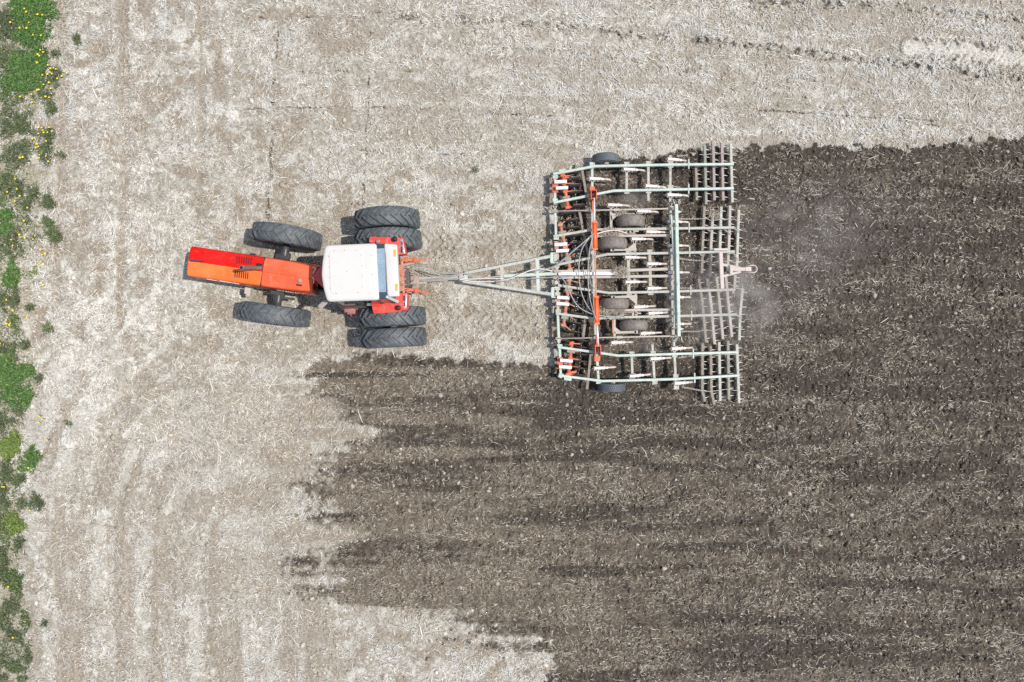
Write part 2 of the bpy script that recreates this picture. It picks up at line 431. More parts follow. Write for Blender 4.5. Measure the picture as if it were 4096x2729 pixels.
def masks(gx, gy):
    """what the soil is like at each point: tilled, pale crust, brown dust, verge, height (m), straw density"""
    n_b = fbm(gx / 150, gy / 150, 1, 4)
    n_s = fbm(gx / 620, gy / 46, 2, 3)            # streaks along the working direction
    n_s2 = fbm(gx / 300, gy / 17, 3, 3)
    n_f = fbm(gx / 26, gy / 26, 4, 3)
    n_v = fbm(gx / 40, gy / 330, 5, 3)            # streaks along the headland
    # tilled soil behind and under the cultivator
    ya = np.interp(gx, [2190, 2230, 2330, 2480, 2600, 2660, 2700, 2760, 2860, 3000, 3300, 3700, 3850, 3960, 4120],
                   [706, 700, 668, 640, 632, 628, 608, 592, 596, 586, 588, 584, 566, 552, 548])
    A = sst(gy - ya + (n_f - 0.5) * 46 + (n_b - 0.5) * 16, -9, 12) * sst(gx - 2222 + (n_f - .5) * 46, -14, 14)
    # earlier passes below the tractor, feathering out to the left
    yb = np.interp(gx, [800, 1000, 1200, 1350, 1500, 1700, 1900, 2100, 2240], [1500, 1478, 1446, 1418, 1404, 1416, 1432, 1444, 1452])
    xl = np.interp(gy, [1400, 1470, 1500, 1560, 1620, 1680, 1720, 1780, 1850, 1950, 2100, 2140, 2170, 2230, 2330, 2380, 2420, 2438, 2520, 2600, 2680, 2760],
                   [1180, 1080, 1120, 1230, 1290, 1300, 1560, 1330, 1240, 1210, 1270, 1420, 1300, 1240, 1240, 1120, 1260, 1720, 1900, 2000, 2160, 2330])
    soft = np.interp(gy, [1400, 1500, 2400, 2600], [110, 190, 240, 420]); n_s = n_s + 0
    B = sst(gy - yb + (n_f - 0.5) * 40 + (n_b - 0.5) * 30, -10, 34) * sst((gx - xl + (n_s - 0.5) * np.interp(gy, [2400, 2500], [300, 900]) + (n_b - 0.5) * 200 + (n_f - 0.5) * 120) / soft, -0.55, 0.75)
    T = np.maximum(A, B)
    fine = fbm(gx / 9, gy / 9, 2, 2)
    T = sst(T + ((n_f - .5) * 0.75 + (fine - .5) * 0.65) * np.where(gx < 2150, .8, 1.0), np.where(gx < 2150, 0.12, 0.30), np.where(gx < 2150, 0.92, 0.68))
    hl_d, hl_a = poly_dist(gx, gy, [(150, 2900), (125, 2300), (150, 1950), (270, 1620), (470, 1390), (860, 1270), (1300, 1240)])
    n_arc = 0.65 * fbm(hl_d / 42, hl_a / 420, 6, 3, .55) + 0.15 * n_b + 0.20 * fbm(gx / 48, gy / 48, 3, 4)
    w_arc = sst(gy, 1330, 1480) * sst(1500 - gx, 0, 250) * (1 - T)
    n_row = 0.6 * fbm(gx / 420, (gy - 0.075 * gx) / 26, 7, 3, .55) + 0.4 * n_b
    w_row = sst(gx, 1100, 1700) * sst(720 - gy, 0, 120) * (1 - T)
    # pale crust, brown dust
    n_c = fbm(gx / 46, gy / 38, 6, 6, 0.66)
    crust = 0.85 * sst(n_c, 0.53, 0.70) * (1 - T)
    left = sst(1000 - gx, 0, 500)
    crust = crust * (0.75 + 0.5 * left) * (0.55 + 0.9 * n_v * left + 0.45 * (1 - left))
    brown = 0.95 * sst(fbm(gx / 80, gy / 62, 7, 5, 0.62), 0.50, 0.66) * (1 - T)
    trans = sst(gy - 1440 + (n_b - .5) * 160, 0, 140) * sst(gx - 480 + (n_v - .5) * 500, 0, 420) * sst(2540 - gy + (n_b - .5) * 300, 0, 260) * (1 - T)
    brown = np.maximum(brown, trans * (0.30 + 0.80 * sst(0.3 * n_s + 0.7 * n_b, 0.36, 0.60)))
    h_path = np.zeros_like(gx)
    for pts, w in PATHS:
        d, _ = poly_dist(gx, gy, pts)
        brown = np.maximum(brown, 0.95 * sst(w * (1.15 + 1.3 * (n_f - .5)) + (n_b - .5) * 30 - d, 0, w * 0.6) * np.clip(0.25 + 1.3 * vn(gx / 90, gy / 160, 3), 0, 1) * (1.0 if w > 22 else .8))
        h_path = np.maximum(h_path, sst(w - d, -4, 10)) if w > 12 else h_path
    brown = np.maximum(brown * (1 - .5 * w_arc), w_arc * 0.72 * sst(n_arc, 0.47, 0.60))
    brown = np.maximum(brown * (1 - .4 * w_row), w_row * 0.55 * sst(n_row, 0.51, 0.62))
    crust = np.maximum(crust * (1 - brown * .6), w_arc * 0.38 * sst(.47 - n_arc, 0, .09))
    dirt = sst(1420 - np.abs(gy - 1130) * 0 - gy, 0, 60) * sst(gy - 840, 0, 120) * sst(gx - 700, 0, 500) * sst(2230 - gx, 0, 40) * (1 - T)
    brown = np.maximum(brown, dirt * 0.55 * sst(n_b, 0.3, 0.7))
    # dusty headland tongues left among the tilled rows
    for cx, cy, rx, ry in [(1330, 1735, 190, 26), (1250, 1640, 130, 60), (1330, 2150, 150, 22), (1180, 2140, 120, 50), (1150, 1820, 120, 70)]:
        g = sst(1.25 - np.hypot((gx - cx) / rx, (gy - cy) / ry) + (n_f - .5) * 0.7, 0, 0.7)
        T = T * (1 - 0.9 * g); brown = np.maximum(brown, 0.9 * g); crust = crust * (1 - g)
    for cx, cy, r, q in [(420, 655, 30, .9), (740, 170, 60, .8), (860, 220, 70, .9), (930, 460, 26, 1), (240, 235, 30, .9), (1830, 250, 60, .6)]:
        crust = np.maximum(crust, q * sst(1.2 - np.hypot(gx - cx, gy - cy) / r + (n_f - .5) * .8, 0, 0.5) * (1 - T))
    # damp darkness of the tilled soil: darkest fresh behind the harrow, drier to the left
    damp = sst(gx + (n_s - .5) * 1500 + (n_b - .5) * 500, 1000, 2900)
    damp = np.clip(damp * 0.75 + 0.55 * (sst(n_s, 0.48, 0.66)) - 0.15 + (n_s2 - .5) * 0.6 + (n_f - .5) * 1.0 + (fine - .5) * 0.8 + 0.25 * A * sst(2300 - gy, 0, 1200), 0, 1)
    for cx, cy, rx, ry in [(1290, 1590, 80, 10), (1330, 1655, 180, 12), (1420, 1880, 230, 14), (1300, 2060, 190, 14), (2180, 2075, 170, 11), (1380, 2215, 160, 14), (1260, 2365, 120, 9), (1450, 1500, 280, 12), (3300, 610, 560, 18), (2740, 1000, 50, 280)]:
        damp = np.maximum(damp, sst(1.3 - np.hypot((gx - cx) / rx, (gy - cy) / ry) + (n_f - .5) * 0.9, 0, 0.8))
    verge = sst(np.interp(gy, [0, 400, 700, 1000, 1400, 1800, 2100, 2729], [215, 230, 190, 120, 140, 120, 80, 110]) - gx + (n_b - .5) * 160 + (n_f - .5) * 60, -40, 60)
    lane = np.zeros_like(gx)
    # heights
    r1 = fbm(gx / 19, gy / 19, 0, 4, 0.6); r2 = fbm(gx / 7.5, gy / 7.5, 6, 2)
    h = -0.02 * h_path * (1 - T) + 0.05 * (fbm(gx / 420, gy / 420, 2, 3) - 0.5)
    h = h + (1 - T) * (0.062 * (r1 - 0.5) + 0.030 * (r2 - .5) + 0.012 * np.minimum(0, 0.35 - np.abs(n_c - 0.5) * 9) * 0)
    rid = 1 - np.abs(2 * fbm(gx / 21, gy / 16, 3, 3) - 1)
    h = h + T * (0.095 * (r1 - 0.5) + 0.07 * (r2 - 0.5) + 0.05 * (rid - 0.6) + 0.045 * (n_s2 - 0.5) + 0.012 * np.sin(gy / 9.0 + 5 * n_b))
    hair = sst(0.022 - np.abs(fbm(gx / 24, gy / 24, 5, 3) - 0.5), 0, 0.016) * (1 - T) * np.clip(crust * 1.3 + .15, 0, 1) * sst(n_b, .4, .55)
    h = h - 0.035 * hair
    groove_dark = 0.55 * hair  # hair cracks coloured darker, the shade of their depth painted in
    jag = (vn(gx / 6.0, gy / 6.0, 1) - .5); jag2 = (vn(gx / 19.0, gy / 19.0, 2) - .5)
    gap = vn(gx / 36.0, gy / 36.0, 7)
    for pts, w, dep, jg in CRACKS:
        d, al = poly_dist(gx + jag2 * jg * 1.4, gy + jag2 * jg * 1.4, pts)
        g = sst(w * (1 + 2.2 * jag + 0.9 * jag2) - d, -2.5, 2.0) * sst(gap, 0.30, 0.58)
        h = h - dep * g + 0.012 * sst(w * 4 - d, 0, w * 3) * (1 - g)
        groove_dark = np.maximum(groove_dark, g)  # dark moist soil colour in the larger cracks
    for pts, w, dep in RUTS:
        d, al = poly_dist(gx, gy + jag2 * 14, pts)
        blob = sst(vn(al / 15.0 + jag2 * 2, d / 13.0, 4), 0.46, 0.66) * sst(gap, 0.15, 0.45)
        g = sst(w * 1.15 - d + jag * 14, 0, 7) * blob
        k = dep * (0.35 + 0.65 * sst(gx, 1700, 2900))
        h = h - k * g + 0.45 * k * sst(w * 2.4 - d, 0, w) * (r2 - .25)
        groove_dark = np.maximum(groove_dark, 0.7 * g)
    lug = np.zeros_like(h)
    for pts, w in LUGS:
        d, al = poly_dist(gx, gy, pts)
        ph = (al + 0.9 * d + jag2 * 9) / 32.0
        tr = np.abs(ph - np.floor(ph) - 0.5) * 2
        g = sst(w - d + jag2 * 12, 0, 10) * sst(gap, 0.1, 0.4) * (1 - T)
        h = h + g * (0.034 * sst(tr + (n_f - .5) * .7, 0.3, 0.75) - 0.034)
        brown = np.maximum(brown, 0.5 * g); lug = np.maximum(lug, 0.7 * g)
    for pts, w in PALE:
        d, al = poly_dist(gx, gy, pts)
        g = 0.8 * sst(w - d + jag2 * 26 + (n_f - .5) * 40, 0, 16)
        crust = np.maximum(crust, g); brown = brown * (1 - g)
        ph = (al + 0.8 * d) / 27.0; tr = np.abs(ph - np.floor(ph) - 0.5) * 2
        h = h * (1 - 0.7 * g) + 0.05 * sst(w * 1.6 - d, 0, 14) * (1 - g) * sst(tr, 0.4, 0.6)
        lug = np.maximum(lug, g)
    for px, py, rx in TYRE_FEET:                       # ground pressed flat under the tyres
        g = sst(1.4 - np.hypot((gx - px) / rx, (gy - py) / 60), 0, 0.6)
        h = h * (1 - g)
    for pts, w in (([(650, -40), (645, 700), (610, 1300)], 42), ([(400, 1500), (370, 2000), (345, 2760)], 30), ([(930, -40), (930, 600)], 30)):
        d, _ = poly_dist(gx + (n_v - .5) * 120, gy, pts); lane = np.maximum(lane, sst(w - d + (n_f - .5) * 50, 0, 26) * sst(n_v, .3, .6))
    brown = brown * (1 - .7 * lane)
    # straw cover
    dens = (1 - T) * (0.30 + 1.1 * sst(fbm(gx / 75, gy / 60, 1, 4), 0.36, 0.66) + 0.5 * sst(n_v, .5, .62) * left) * (1 - 0.5 * crust) * (1 - 0.55 * brown * sst(gx, 0, 900)) * (1 - 0.6 * lug)
    dens = dens * (0.8 + 0.45 * sst(gx - 1300, 0, 1400) * sst(700 - gy, 0, 300))
    dens = dens + 0.5 * lane * (1 - T) + 0.25 * trans * sst(n_b, .35, .6)
    dens = dens * (1 + w_row * 1.6 * (.5 - n_row)) * (1 - w_arc * sst(n_arc, .48, .6) * .4)
    dt = 0.10 + 0.46 * sst(fbm(gx / 110, gy / 38, 4, 5, .6), 0.44, 0.66) + 0.12 * (1 - damp)
    dt = dt * (1 - 0.4 * sst(n_s, .5, .65))
    dens = np.where(T > 0.5, np.maximum(dens, dt * T), dens)
    return T, crust, brown, verge, h, damp, groove_dark, dens

TYRE_FEET = []
for (x, y) in [(-3.483, 3.36), (-3.45, 2.80), (-3.336, .64), (-3.30, .10), (-6.265, 2.907), (-6.585, .743)]:
    TYRE_FEET.append((2048 + x * GS, 1364.5 - y * GS, 80))

def axis(half, step, far, n):
    a = np.arange(-half, half + 1e-6, step)
    out = half + (far - half) * (np.linspace(0, 1, n + 1)[1:] ** 3.2) + step
    return np.concatenate([-out[::-1], a, out])
xs = axis(15.9, 0.024, 700, 26); ys = axis(10.9, 0.024, 700, 26)
GX, GY = np.meshgrid(xs, ys)
pxg = 2048 + GX * GS; pyg = 1364.5 - GY * GS
mT, mC, mB, mV, mH, mD, mK, mS = masks(pxg, pyg)
mH = mH.astype(np.float32)
ny, nx = GX.shape
gv = np.stack([GX, GY, mH], -1).reshape(-1, 3)
idx = np.arange(ny * nx, dtype=np.int32).reshape(ny, nx)
gq = np.stack([idx[:-1, :-1], idx[:-1, 1:], idx[1:, 1:], idx[1:, :-1]], -1).reshape(-1, 4)

m, nt, b = new_mat('field_soil')
a1 = node(nt, 'ShaderNodeAttribute', attribute_name='soil'); a2 = node(nt, 'ShaderNodeAttribute', attribute_name='soil_more')
s1 = node(nt, 'ShaderNodeSeparateColor'); nt.links.new(a1.outputs['Color'], s1.inputs[0])
s2 = node(nt, 'ShaderNodeSeparateColor'); nt.links.new(a2.outputs['Color'], s2.inputs[0])
pos = node(nt, 'ShaderNodeNewGeometry').outputs['Position']
f1 = noise(nt, pos, 55, 5, 0.7); f2 = noise(nt, pos, 17, 5, 0.65); f3 = noise(nt, pos, 5, 4, 0.6)
c = mixc(nt, ramp(nt, f2, 0.35, 0.68), (0.225, 0.199, 0.156), (0.43, 0.400, 0.328))
c = mixc(nt, ramp(nt, f3, 0.42, 0.68), c, (0.48, 0.45, 0.39))
c = mixc(nt, s1.outputs[1], c, mixc(nt, ramp(nt, f2, 0.3, 0.6), (0.47, 0.45, 0.385), (0.68, 0.66, 0.59)))
c = mixc(nt, s1.outputs[2], c, mixc(nt, ramp(nt, f2, 0.3, 0.7), (0.215, 0.178, 0.134), (0.368, 0.318, 0.250)))
c = mixc(nt, s2.outputs[1], c, mixc(nt, ramp(nt, f2, 0.35, 0.65), (0.22, 0.21, 0.13), (0.44, 0.39, 0.30)))
dry = mixc(nt, ramp(nt, f2, 0.32, 0.68), (0.110, 0.091, 0.068), (0.225, 0.188, 0.142))
wet = mixc(nt, ramp(nt, f2, 0.32, 0.68), (0.040, 0.0335, 0.028), (0.104, 0.086, 0.069))
til = mixc(nt, s2.outputs[0], dry, wet)
til = mixc(nt, ramp(nt, f1, 0.62, 0.74), til, (0.26, 0.215, 0.17))
c = mixc(nt, s1.outputs[0], c, til)
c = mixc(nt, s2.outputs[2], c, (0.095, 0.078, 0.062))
nt.links.new(c, b.inputs['Base Color'])
b.inputs['Roughness'].default_value = 0.95; b.inputs['Specular IOR Level'].default_value = 0.1
bp = node(nt, 'ShaderNodeBump'); bp.inputs['Strength'].default_value = 0.8; bp.inputs['Distance'].default_value = 0.016
nt.links.new(f1, bp.inputs['Height']); nt.links.new(bp.outputs[0], b.inputs['Normal'])
M['field'] = m

ground = np_mesh('ground', gv, gq, M['field'], 'soil', np.stack([mT, mC, mB], -1).reshape(-1, 3).astype(np.float32), True)
a = ground.data.attributes.new('soil_more', 'FLOAT_COLOR', 'POINT')
cc = np.ones((ny * nx, 4), np.float32); cc[:, 0] = mD.ravel(); cc[:, 1] = mV.ravel(); cc[:, 2] = mK.ravel()
a.data.foreach_set('color', cc.ravel()); del cc
tag(ground, 'pale stubble field with a dark freshly tilled strip', 'field', kind='structure')

def gi(x, y):
    return (np.clip(np.searchsorted(ys, y), 0, ny - 1), np.clip(np.searchsorted(xs, x), 0, nx - 1))
def gz(x, y):
    j, i = gi(np.asarray(x), np.asarray(y)); return mH[j, i]

# ------------------------------------------------------------------ straw litter
def ribbons(x, y, z, th, L, w, bend, lift0, lift1, tone):
    """bent straws with a V section: 3 stations x 3 vertices each"""
    n = len(x); V = np.empty((n, 9, 3), np.float32); dx = np.cos(th); dy = np.sin(th)
    k = 0
    for s, lf in ((-0.5, lift0), (0.0, (lift0 + lift1) * 0.5 + 0.004), (0.5, lift1)):
        off = bend * (s * s * 4) * L
        cx = x + dx * L * s - dy * off; cy = y + dy * L * s + dx * off; cz = z + lf
        ww = w * (1.0 if s == 0 else 0.75)
        for q, up in ((-0.5, 0.0), (0.0, 0.45), (0.5, 0.0)):
            V[:, k, 0] = cx - dy * ww * q; V[:, k, 1] = cy + dx * ww * q; V[:, k, 2] = cz + up * ww
            k += 1
    base = np.arange(n, dtype=np.int32)[:, None, None] * 9
    pat = np.array([[0, 3, 4, 1], [1, 4, 5, 2], [3, 6, 7, 4], [4, 7, 8, 5]], np.int32)[None]
    return V.reshape(-1, 3), (base + pat).reshape(-1, 4), np.repeat(tone, 9, 0)

N = 560000
sx = RNG.uniform(-15.8, 15.8, N); sy = RNG.uniform(-10.8, 10.8, N)
j, i = gi(sx, sy)
keep = RNG.random(N) < np.clip(mS[j, i] * 0.62, 0, 1) * (1 - 0.15 * mV[j, i])
sx, sy, j, i = sx[keep], sy[keep], j[keep], i[keep]; n = len(sx)
tl = mT[j, i]
gxp = 2048 + sx * GS; gyp = 1364.5 - sy * GS
th = RNG.uniform(0, math.pi, n) + 0 * sx
flow = fbm(gxp / 170, gyp / 170, 3, 2) * 9
th = np.where(RNG.random(n) < 0.45, flow + RNG.normal(0, 0.45, n), th)
L = np.clip(RNG.lognormal(math.log(0.088), 0.48, n), 0.035, 0.45)
big = RNG.random(n) < 0.007
L = np.where(big, RNG.uniform(0.22, 0.5, n), L)
L = np.where(tl > .5, L * 0.80, L)
th = np.where((tl > .5) & (RNG.random(n) < 0.5), RNG.normal(0, 0.5, n), th)
w = np.clip(RNG.lognormal(math.log(0.0085), 0.36, n), 0.004, 0.020) * np.where(big, 1.25, 1)
bend = RNG.normal(0, 0.05, n)
z = mH[j, i] + RNG.uniform(0.004, 0.022, n) * np.where(tl > .5, 0.5, 1)
l0 = np.abs(RNG.normal(0, 0.012, n)); l1 = np.abs(RNG.normal(0, 0.018, n))
u = RNG.random(n)[:, None] ; grey = sst(fbm(gxp / 110, gyp / 90, 5, 3), 0.45, 0.62)[:, None]
warm = np.array([0.585, 0.545, 0.445]); white = np.array([0.87, 0.865, 0.825]); brn = np.array([0.36, 0.285, 0.215]); gy_ = np.array([0.72, 0.72, 0.70])
tone = warm + (white - warm) * np.clip(u * 1.6 - 0.35, 0, 1)
tone = tone + (gy_ - tone) * grey * 0.65
tone = np.where(RNG.random(n)[:, None] < 0.20, brn + RNG.random((n, 1)) * 0.15, tone)
bm_ = (mB[j, i] * (1 - tl))[:, None]; tone = tone * (1 - bm_ * 0.75 * np.array([0.16, 0.22, 0.29]))
tone = np.where((tl > .5)[:, None], tone * np.array([0.86, 0.81, 0.73]) * (0.65 + 0.35 * RNG.random((n, 1))), tone)
vv, qq, tt = ribbons(sx, sy, z, th, L, w, bend, l0, l1, tone)
o = np_mesh('straw_litter', vv, qq, M['straw'], 'tone', tt.astype(np.float32))
tag(o, 'loose pale straw scattered over the whole field', 'straw', kind='stuff')
del vv, qq, tt

# ------------------------------------------------------------------ soil crumbs on the tilled strip
ico = bmesh.new(); bmesh.ops.create_icosphere(ico, subdivisions=1, radius=1.0)
ICO_V = np.array([v.co[:] for v in ico.verts], np.float32); ICO_F = np.array([[v.index for v in f.verts] for f in ico.faces], np.int32); ico.free()
N = 130000
cx = RNG.uniform(-9.0, 15.8, N); cy = RNG.uniform(-10.8, 6.2, N)
j, i = gi(cx, cy)
cl = fbm((2048 + cx * GS) / 60, (1364.5 - cy * GS) / 30, 2, 3)
keep = RNG.random(N) < mT[j, i] * (0.25 + 1.3 * sst(cl, 0.42, 0.64)) * 0.62
cx, cy, j, i = cx[keep], cy[keep], j[keep], i[keep]; n = len(cx)
r = np.clip(RNG.lognormal(math.log(0.0155), 0.52, n), 0.007, 0.065)
sc = np.stack([r * RNG.uniform(.8, 1.4, n), r * RNG.uniform(.7, 1.1, n), r * RNG.uniform(.5, .9, n)], -1)
jit = 1 + 0.28 * RNG.normal(0, 1, (n, len(ICO_V), 1)).astype(np.float32)
ang = RNG.uniform(0, 6.28, n)
V = ICO_V[None] * jit * sc[:, None]
ca, sa = np.cos(ang)[:, None], np.sin(ang)[:, None]
V = np.stack([V[..., 0] * ca - V[..., 1] * sa, V[..., 0] * sa + V[..., 1] * ca, V[..., 2]], -1)
V += np.stack([cx, cy, mH[j, i] + r * 0.25], -1)[:, None]
F = (np.arange(n, dtype=np.int32)[:, None, None] * len(ICO_V) + ICO_F[None]).reshape(-1, 3)
dm = mD[j, i][:, None]
tone = (np.array([0.20, 0.165, 0.124]) * (1 - dm) + np.array([0.092, 0.075, 0.058]) * dm) * RNG.uniform(0.75, 1.5, (n, 1))
lt = RNG.random((n, 1)); tone = np.where(lt < 0.07 + 0.09 * (1 - dm), np.array([0.40, 0.345, 0.28]) * RNG.uniform(.8, 1.25, (n, 1)), tone)
o = np_mesh('soil_crumbs', V.reshape(-1, 3), F, M['clod'], 'tone', np.repeat(tone, len(ICO_V), 0).astype(np.float32))
tag(o, 'crumbled dark soil clods covering the tilled strip', 'soil', kind='stuff')
del V, F

# ------------------------------------------------------------------ dry crumbs and crust lumps on the stubble
N = 150000
cx = RNG.uniform(-15.8, 15.8, N); cy = RNG.uniform(-10.8, 10.8, N)
j, i = gi(cx, cy)
cl = fbm((2048 + cx * GS) / 55, (1364.5 - cy * GS) / 55, 5, 4)
keep = RNG.random(N) < (1 - mT[j, i]) * (1 - .6 * mV[j, i]) * (0.12 + 0.9 * sst(cl, 0.46, 0.64)) * 0.8
cx, cy, j, i = cx[keep], cy[keep], j[keep], i[keep]; n = len(cx)
r = np.clip(RNG.lognormal(math.log(0.016), 0.55, n), 0.007, 0.075)
sc = np.stack([r * RNG.uniform(.8, 1.5, n), r * RNG.uniform(.7, 1.2, n), r * RNG.uniform(.35, .7, n)], -1)
jit = 1 + 0.25 * RNG.normal(0, 1, (n, len(ICO_V), 1)).astype(np.float32)
ang = RNG.uniform(0, 6.28, n)
V = ICO_V[None] * jit * sc[:, None]
ca, sa = np.cos(ang)[:, None], np.sin(ang)[:, None]
V = np.stack([V[..., 0] * ca - V[..., 1] * sa, V[..., 0] * sa + V[..., 1] * ca, V[..., 2]], -1)
V += np.stack([cx, cy, mH[j, i] + r * 0.12], -1)[:, None]
F = (np.arange(n, dtype=np.int32)[:, None, None] * len(ICO_V) + ICO_F[None]).reshape(-1, 3)
bm_ = mB[j, i][:, None]
tone = (np.array([0.56, 0.515, 0.43]) * (1 - bm_) + np.array([0.36, 0.295, 0.215]) * bm_) * RNG.uniform(0.7, 1.25, (n, 1))
o = np_mesh('crust_crumbs', V.reshape(-1, 3), F, M['clod'], 'tone', np.repeat(tone, len(ICO_V), 0).astype(np.float32))
tag(o, 'pale dry soil crumbs lying among the stubble', 'soil', kind='stuff')
del V, F

# ------------------------------------------------------------------ single pale stones lying on the tilled soil
m, nt, b = new_mat('pale_stone')
pos = node(nt, 'ShaderNodeNewGeometry').outputs['Position']
c = mixc(nt, ramp(nt, noise(nt, pos, 22, 5, 0.7), 0.35, 0.68), (0.25, 0.215, 0.175), (0.46, 0.415, 0.35))
nt.links.new(c, b.inputs['Base Color']); b.inputs['Roughness'].default_value = 0.9
M['stone'] = m
def stone_mesh(seed):
    r_ = random.Random(seed); bm = bmesh.new()
    bmesh.ops.create_icosphere(bm, subdivisions=2, radius=1.0)
    ph = [r_.uniform(0, 6) for _ in range(6)]
    cuts = [(Vector((r_.uniform(-1, 1), r_.uniform(-1, 1), r_.uniform(-.4, 1))).normalized(), r_.uniform(.55, .85)) for _ in range(7)]
    for v in bm.verts:
        p = v.co.copy(); k = 1 + .1 * math.sin(3 * p.x + ph[0]) + .1 * math.sin(4 * p.y + ph[1])
        p *= k
        for nrm, d in cuts:
            e = p.dot(nrm) - d
            if e > 0: p -= nrm * e
        v.co = Vector((p.x * 1.15, p.y * 0.9, p.z * 0.7))
    me = bpy.data.meshes.new('stone'); bm.to_mesh(me); bm.free(); me.materials.append(M['stone']); return me
STONES = [stone_mesh(k) for k in range(9)]
S5 = [(650, 165, 12), (650, 262, 9), (760, 215, 8), (712, 270, 8), (900, 365, 10), (1130, 345, 10), (1530, 127, 8), (1815, 143, 10), (1860, 217, 10), (1490, 355, 12), (1700, 490, 12), (1755, 455, 8), (1712, 540, 10), (2178, 650, 9), (2043, 605, 8), (680, 407, 8), (410, 545, 11), (705, 745, 9), (825, 805, 10), (675, 835, 9), (275, 750, 9), (555, 1060, 12), (825, 1018, 11), (1125, 1065, 10), (800, 1070, 14), (645, 1240, 11), (1250, 1260, 14), (1270, 1375, 13), (425, 1160, 11), (405, 1190, 9), (230, 1215, 11), (1430, 655, 8), (1740, 725, 9), (1580, 910, 8), (1655, 910, 9), (1775, 1000, 11), (1880, 1080, 8), (1780, 1318, 9), (2165, 1320, 9), (1710, 1147, 8), (975, 1378, 9), (880, 1487, 9), (1985, 1560, 9), (105, 60, 10), (180, 80, 9), (1700, 65, 8)]
S6 = [(1885, 892, 12), (2205, 755, 11), (580, 832, 10), (820, 912, 9), (1670, 415, 9), (1700, 700, 8), (2230, 195, 12), (2185, 195, 8), (1775, 500, 8), (320, 590, 8), (1330, 628, 7), (925, 208, 7), (1070, 285, 8), (730, 350, 7), (1445, 410, 7), (2295, 1000, 9), (1865, 1215, 8), (2280, 1315, 8), (495, 1190, 9), (760, 1220, 9), (1895, 1345, 8)]
spots = [(1000 + x / 1.96, 1400 + y / 1.96, s, 0) for x, y, s in S5] + [(2800 + x / 1.816, 500 + y / 1.816, s, 1) for x, y, s in S6]
spots += [(2180 + 240 / 2.706, 1250 + 998 / 2.706, 10, 2), (2180 + 2270 / 2.706, 1250 + 488 / 2.706, 9, 2), (2180 + 985 / 2.706, 1250 + 965 / 2.706, 7, 2), (1165, 2318, 10, 2), (1180, 2340, 8, 2), (1205, 2325, 8, 2)]
rs = random.Random(3)
while len(spots) < 215:
    px, py = rs.uniform(1150, 4090), rs.uniform(1480, 2720)
    jj, ii = gi((px - 2048) / GS, (1364.5 - py) / GS)
    if mT[jj, ii] > 0.6 and min((px - q[0]) ** 2 + (py - q[1]) ** 2 for q in spots) > 900: spots.append((px, py, rs.choice([5, 6, 6, 7, 7, 8, 9]), 2))
SL = ['pale angular stone on the brown soil below the tractor', 'pale stone on the dark fresh soil behind the harrow bars', 'small pale stone scattered on the wide tilled ground']
SG = ['stones on the brown soil below the tractor', 'stones behind the harrow bars', 'stones scattered over the tilled ground']
for k, (px, py, s, g) in enumerate(spots):
    x, y = (px - 2048) / GS, (1364.5 - py) / GS
    o = bpy.data.objects.new('stone', STONES[k % 9]); COL.objects.link(o)
    rr = s / GS * rs.uniform(0.62, 0.9)
    o.location = (x, y, float(gz(x, y)) + rr * 0.25); o.scale = (rr, rr, rr); o.rotation_euler = (rs.uniform(-.3, .3), rs.uniform(-.3, .3), rs.uniform(0, 6.28))
    tag(o, SL[g], 'stone', SG[g])
o = bpy.data.objects.new('stone', stone_mesh(77)); COL.objects.link(o)
x, y = (420 - 2048) / GS, (1364.5 - 655) / GS
o.location = (x, y, 0.0); o.scale = (.2, .22, .05)
tag(o, 'broad flat cream boulder top half buried in the pale stubble', 'stone')

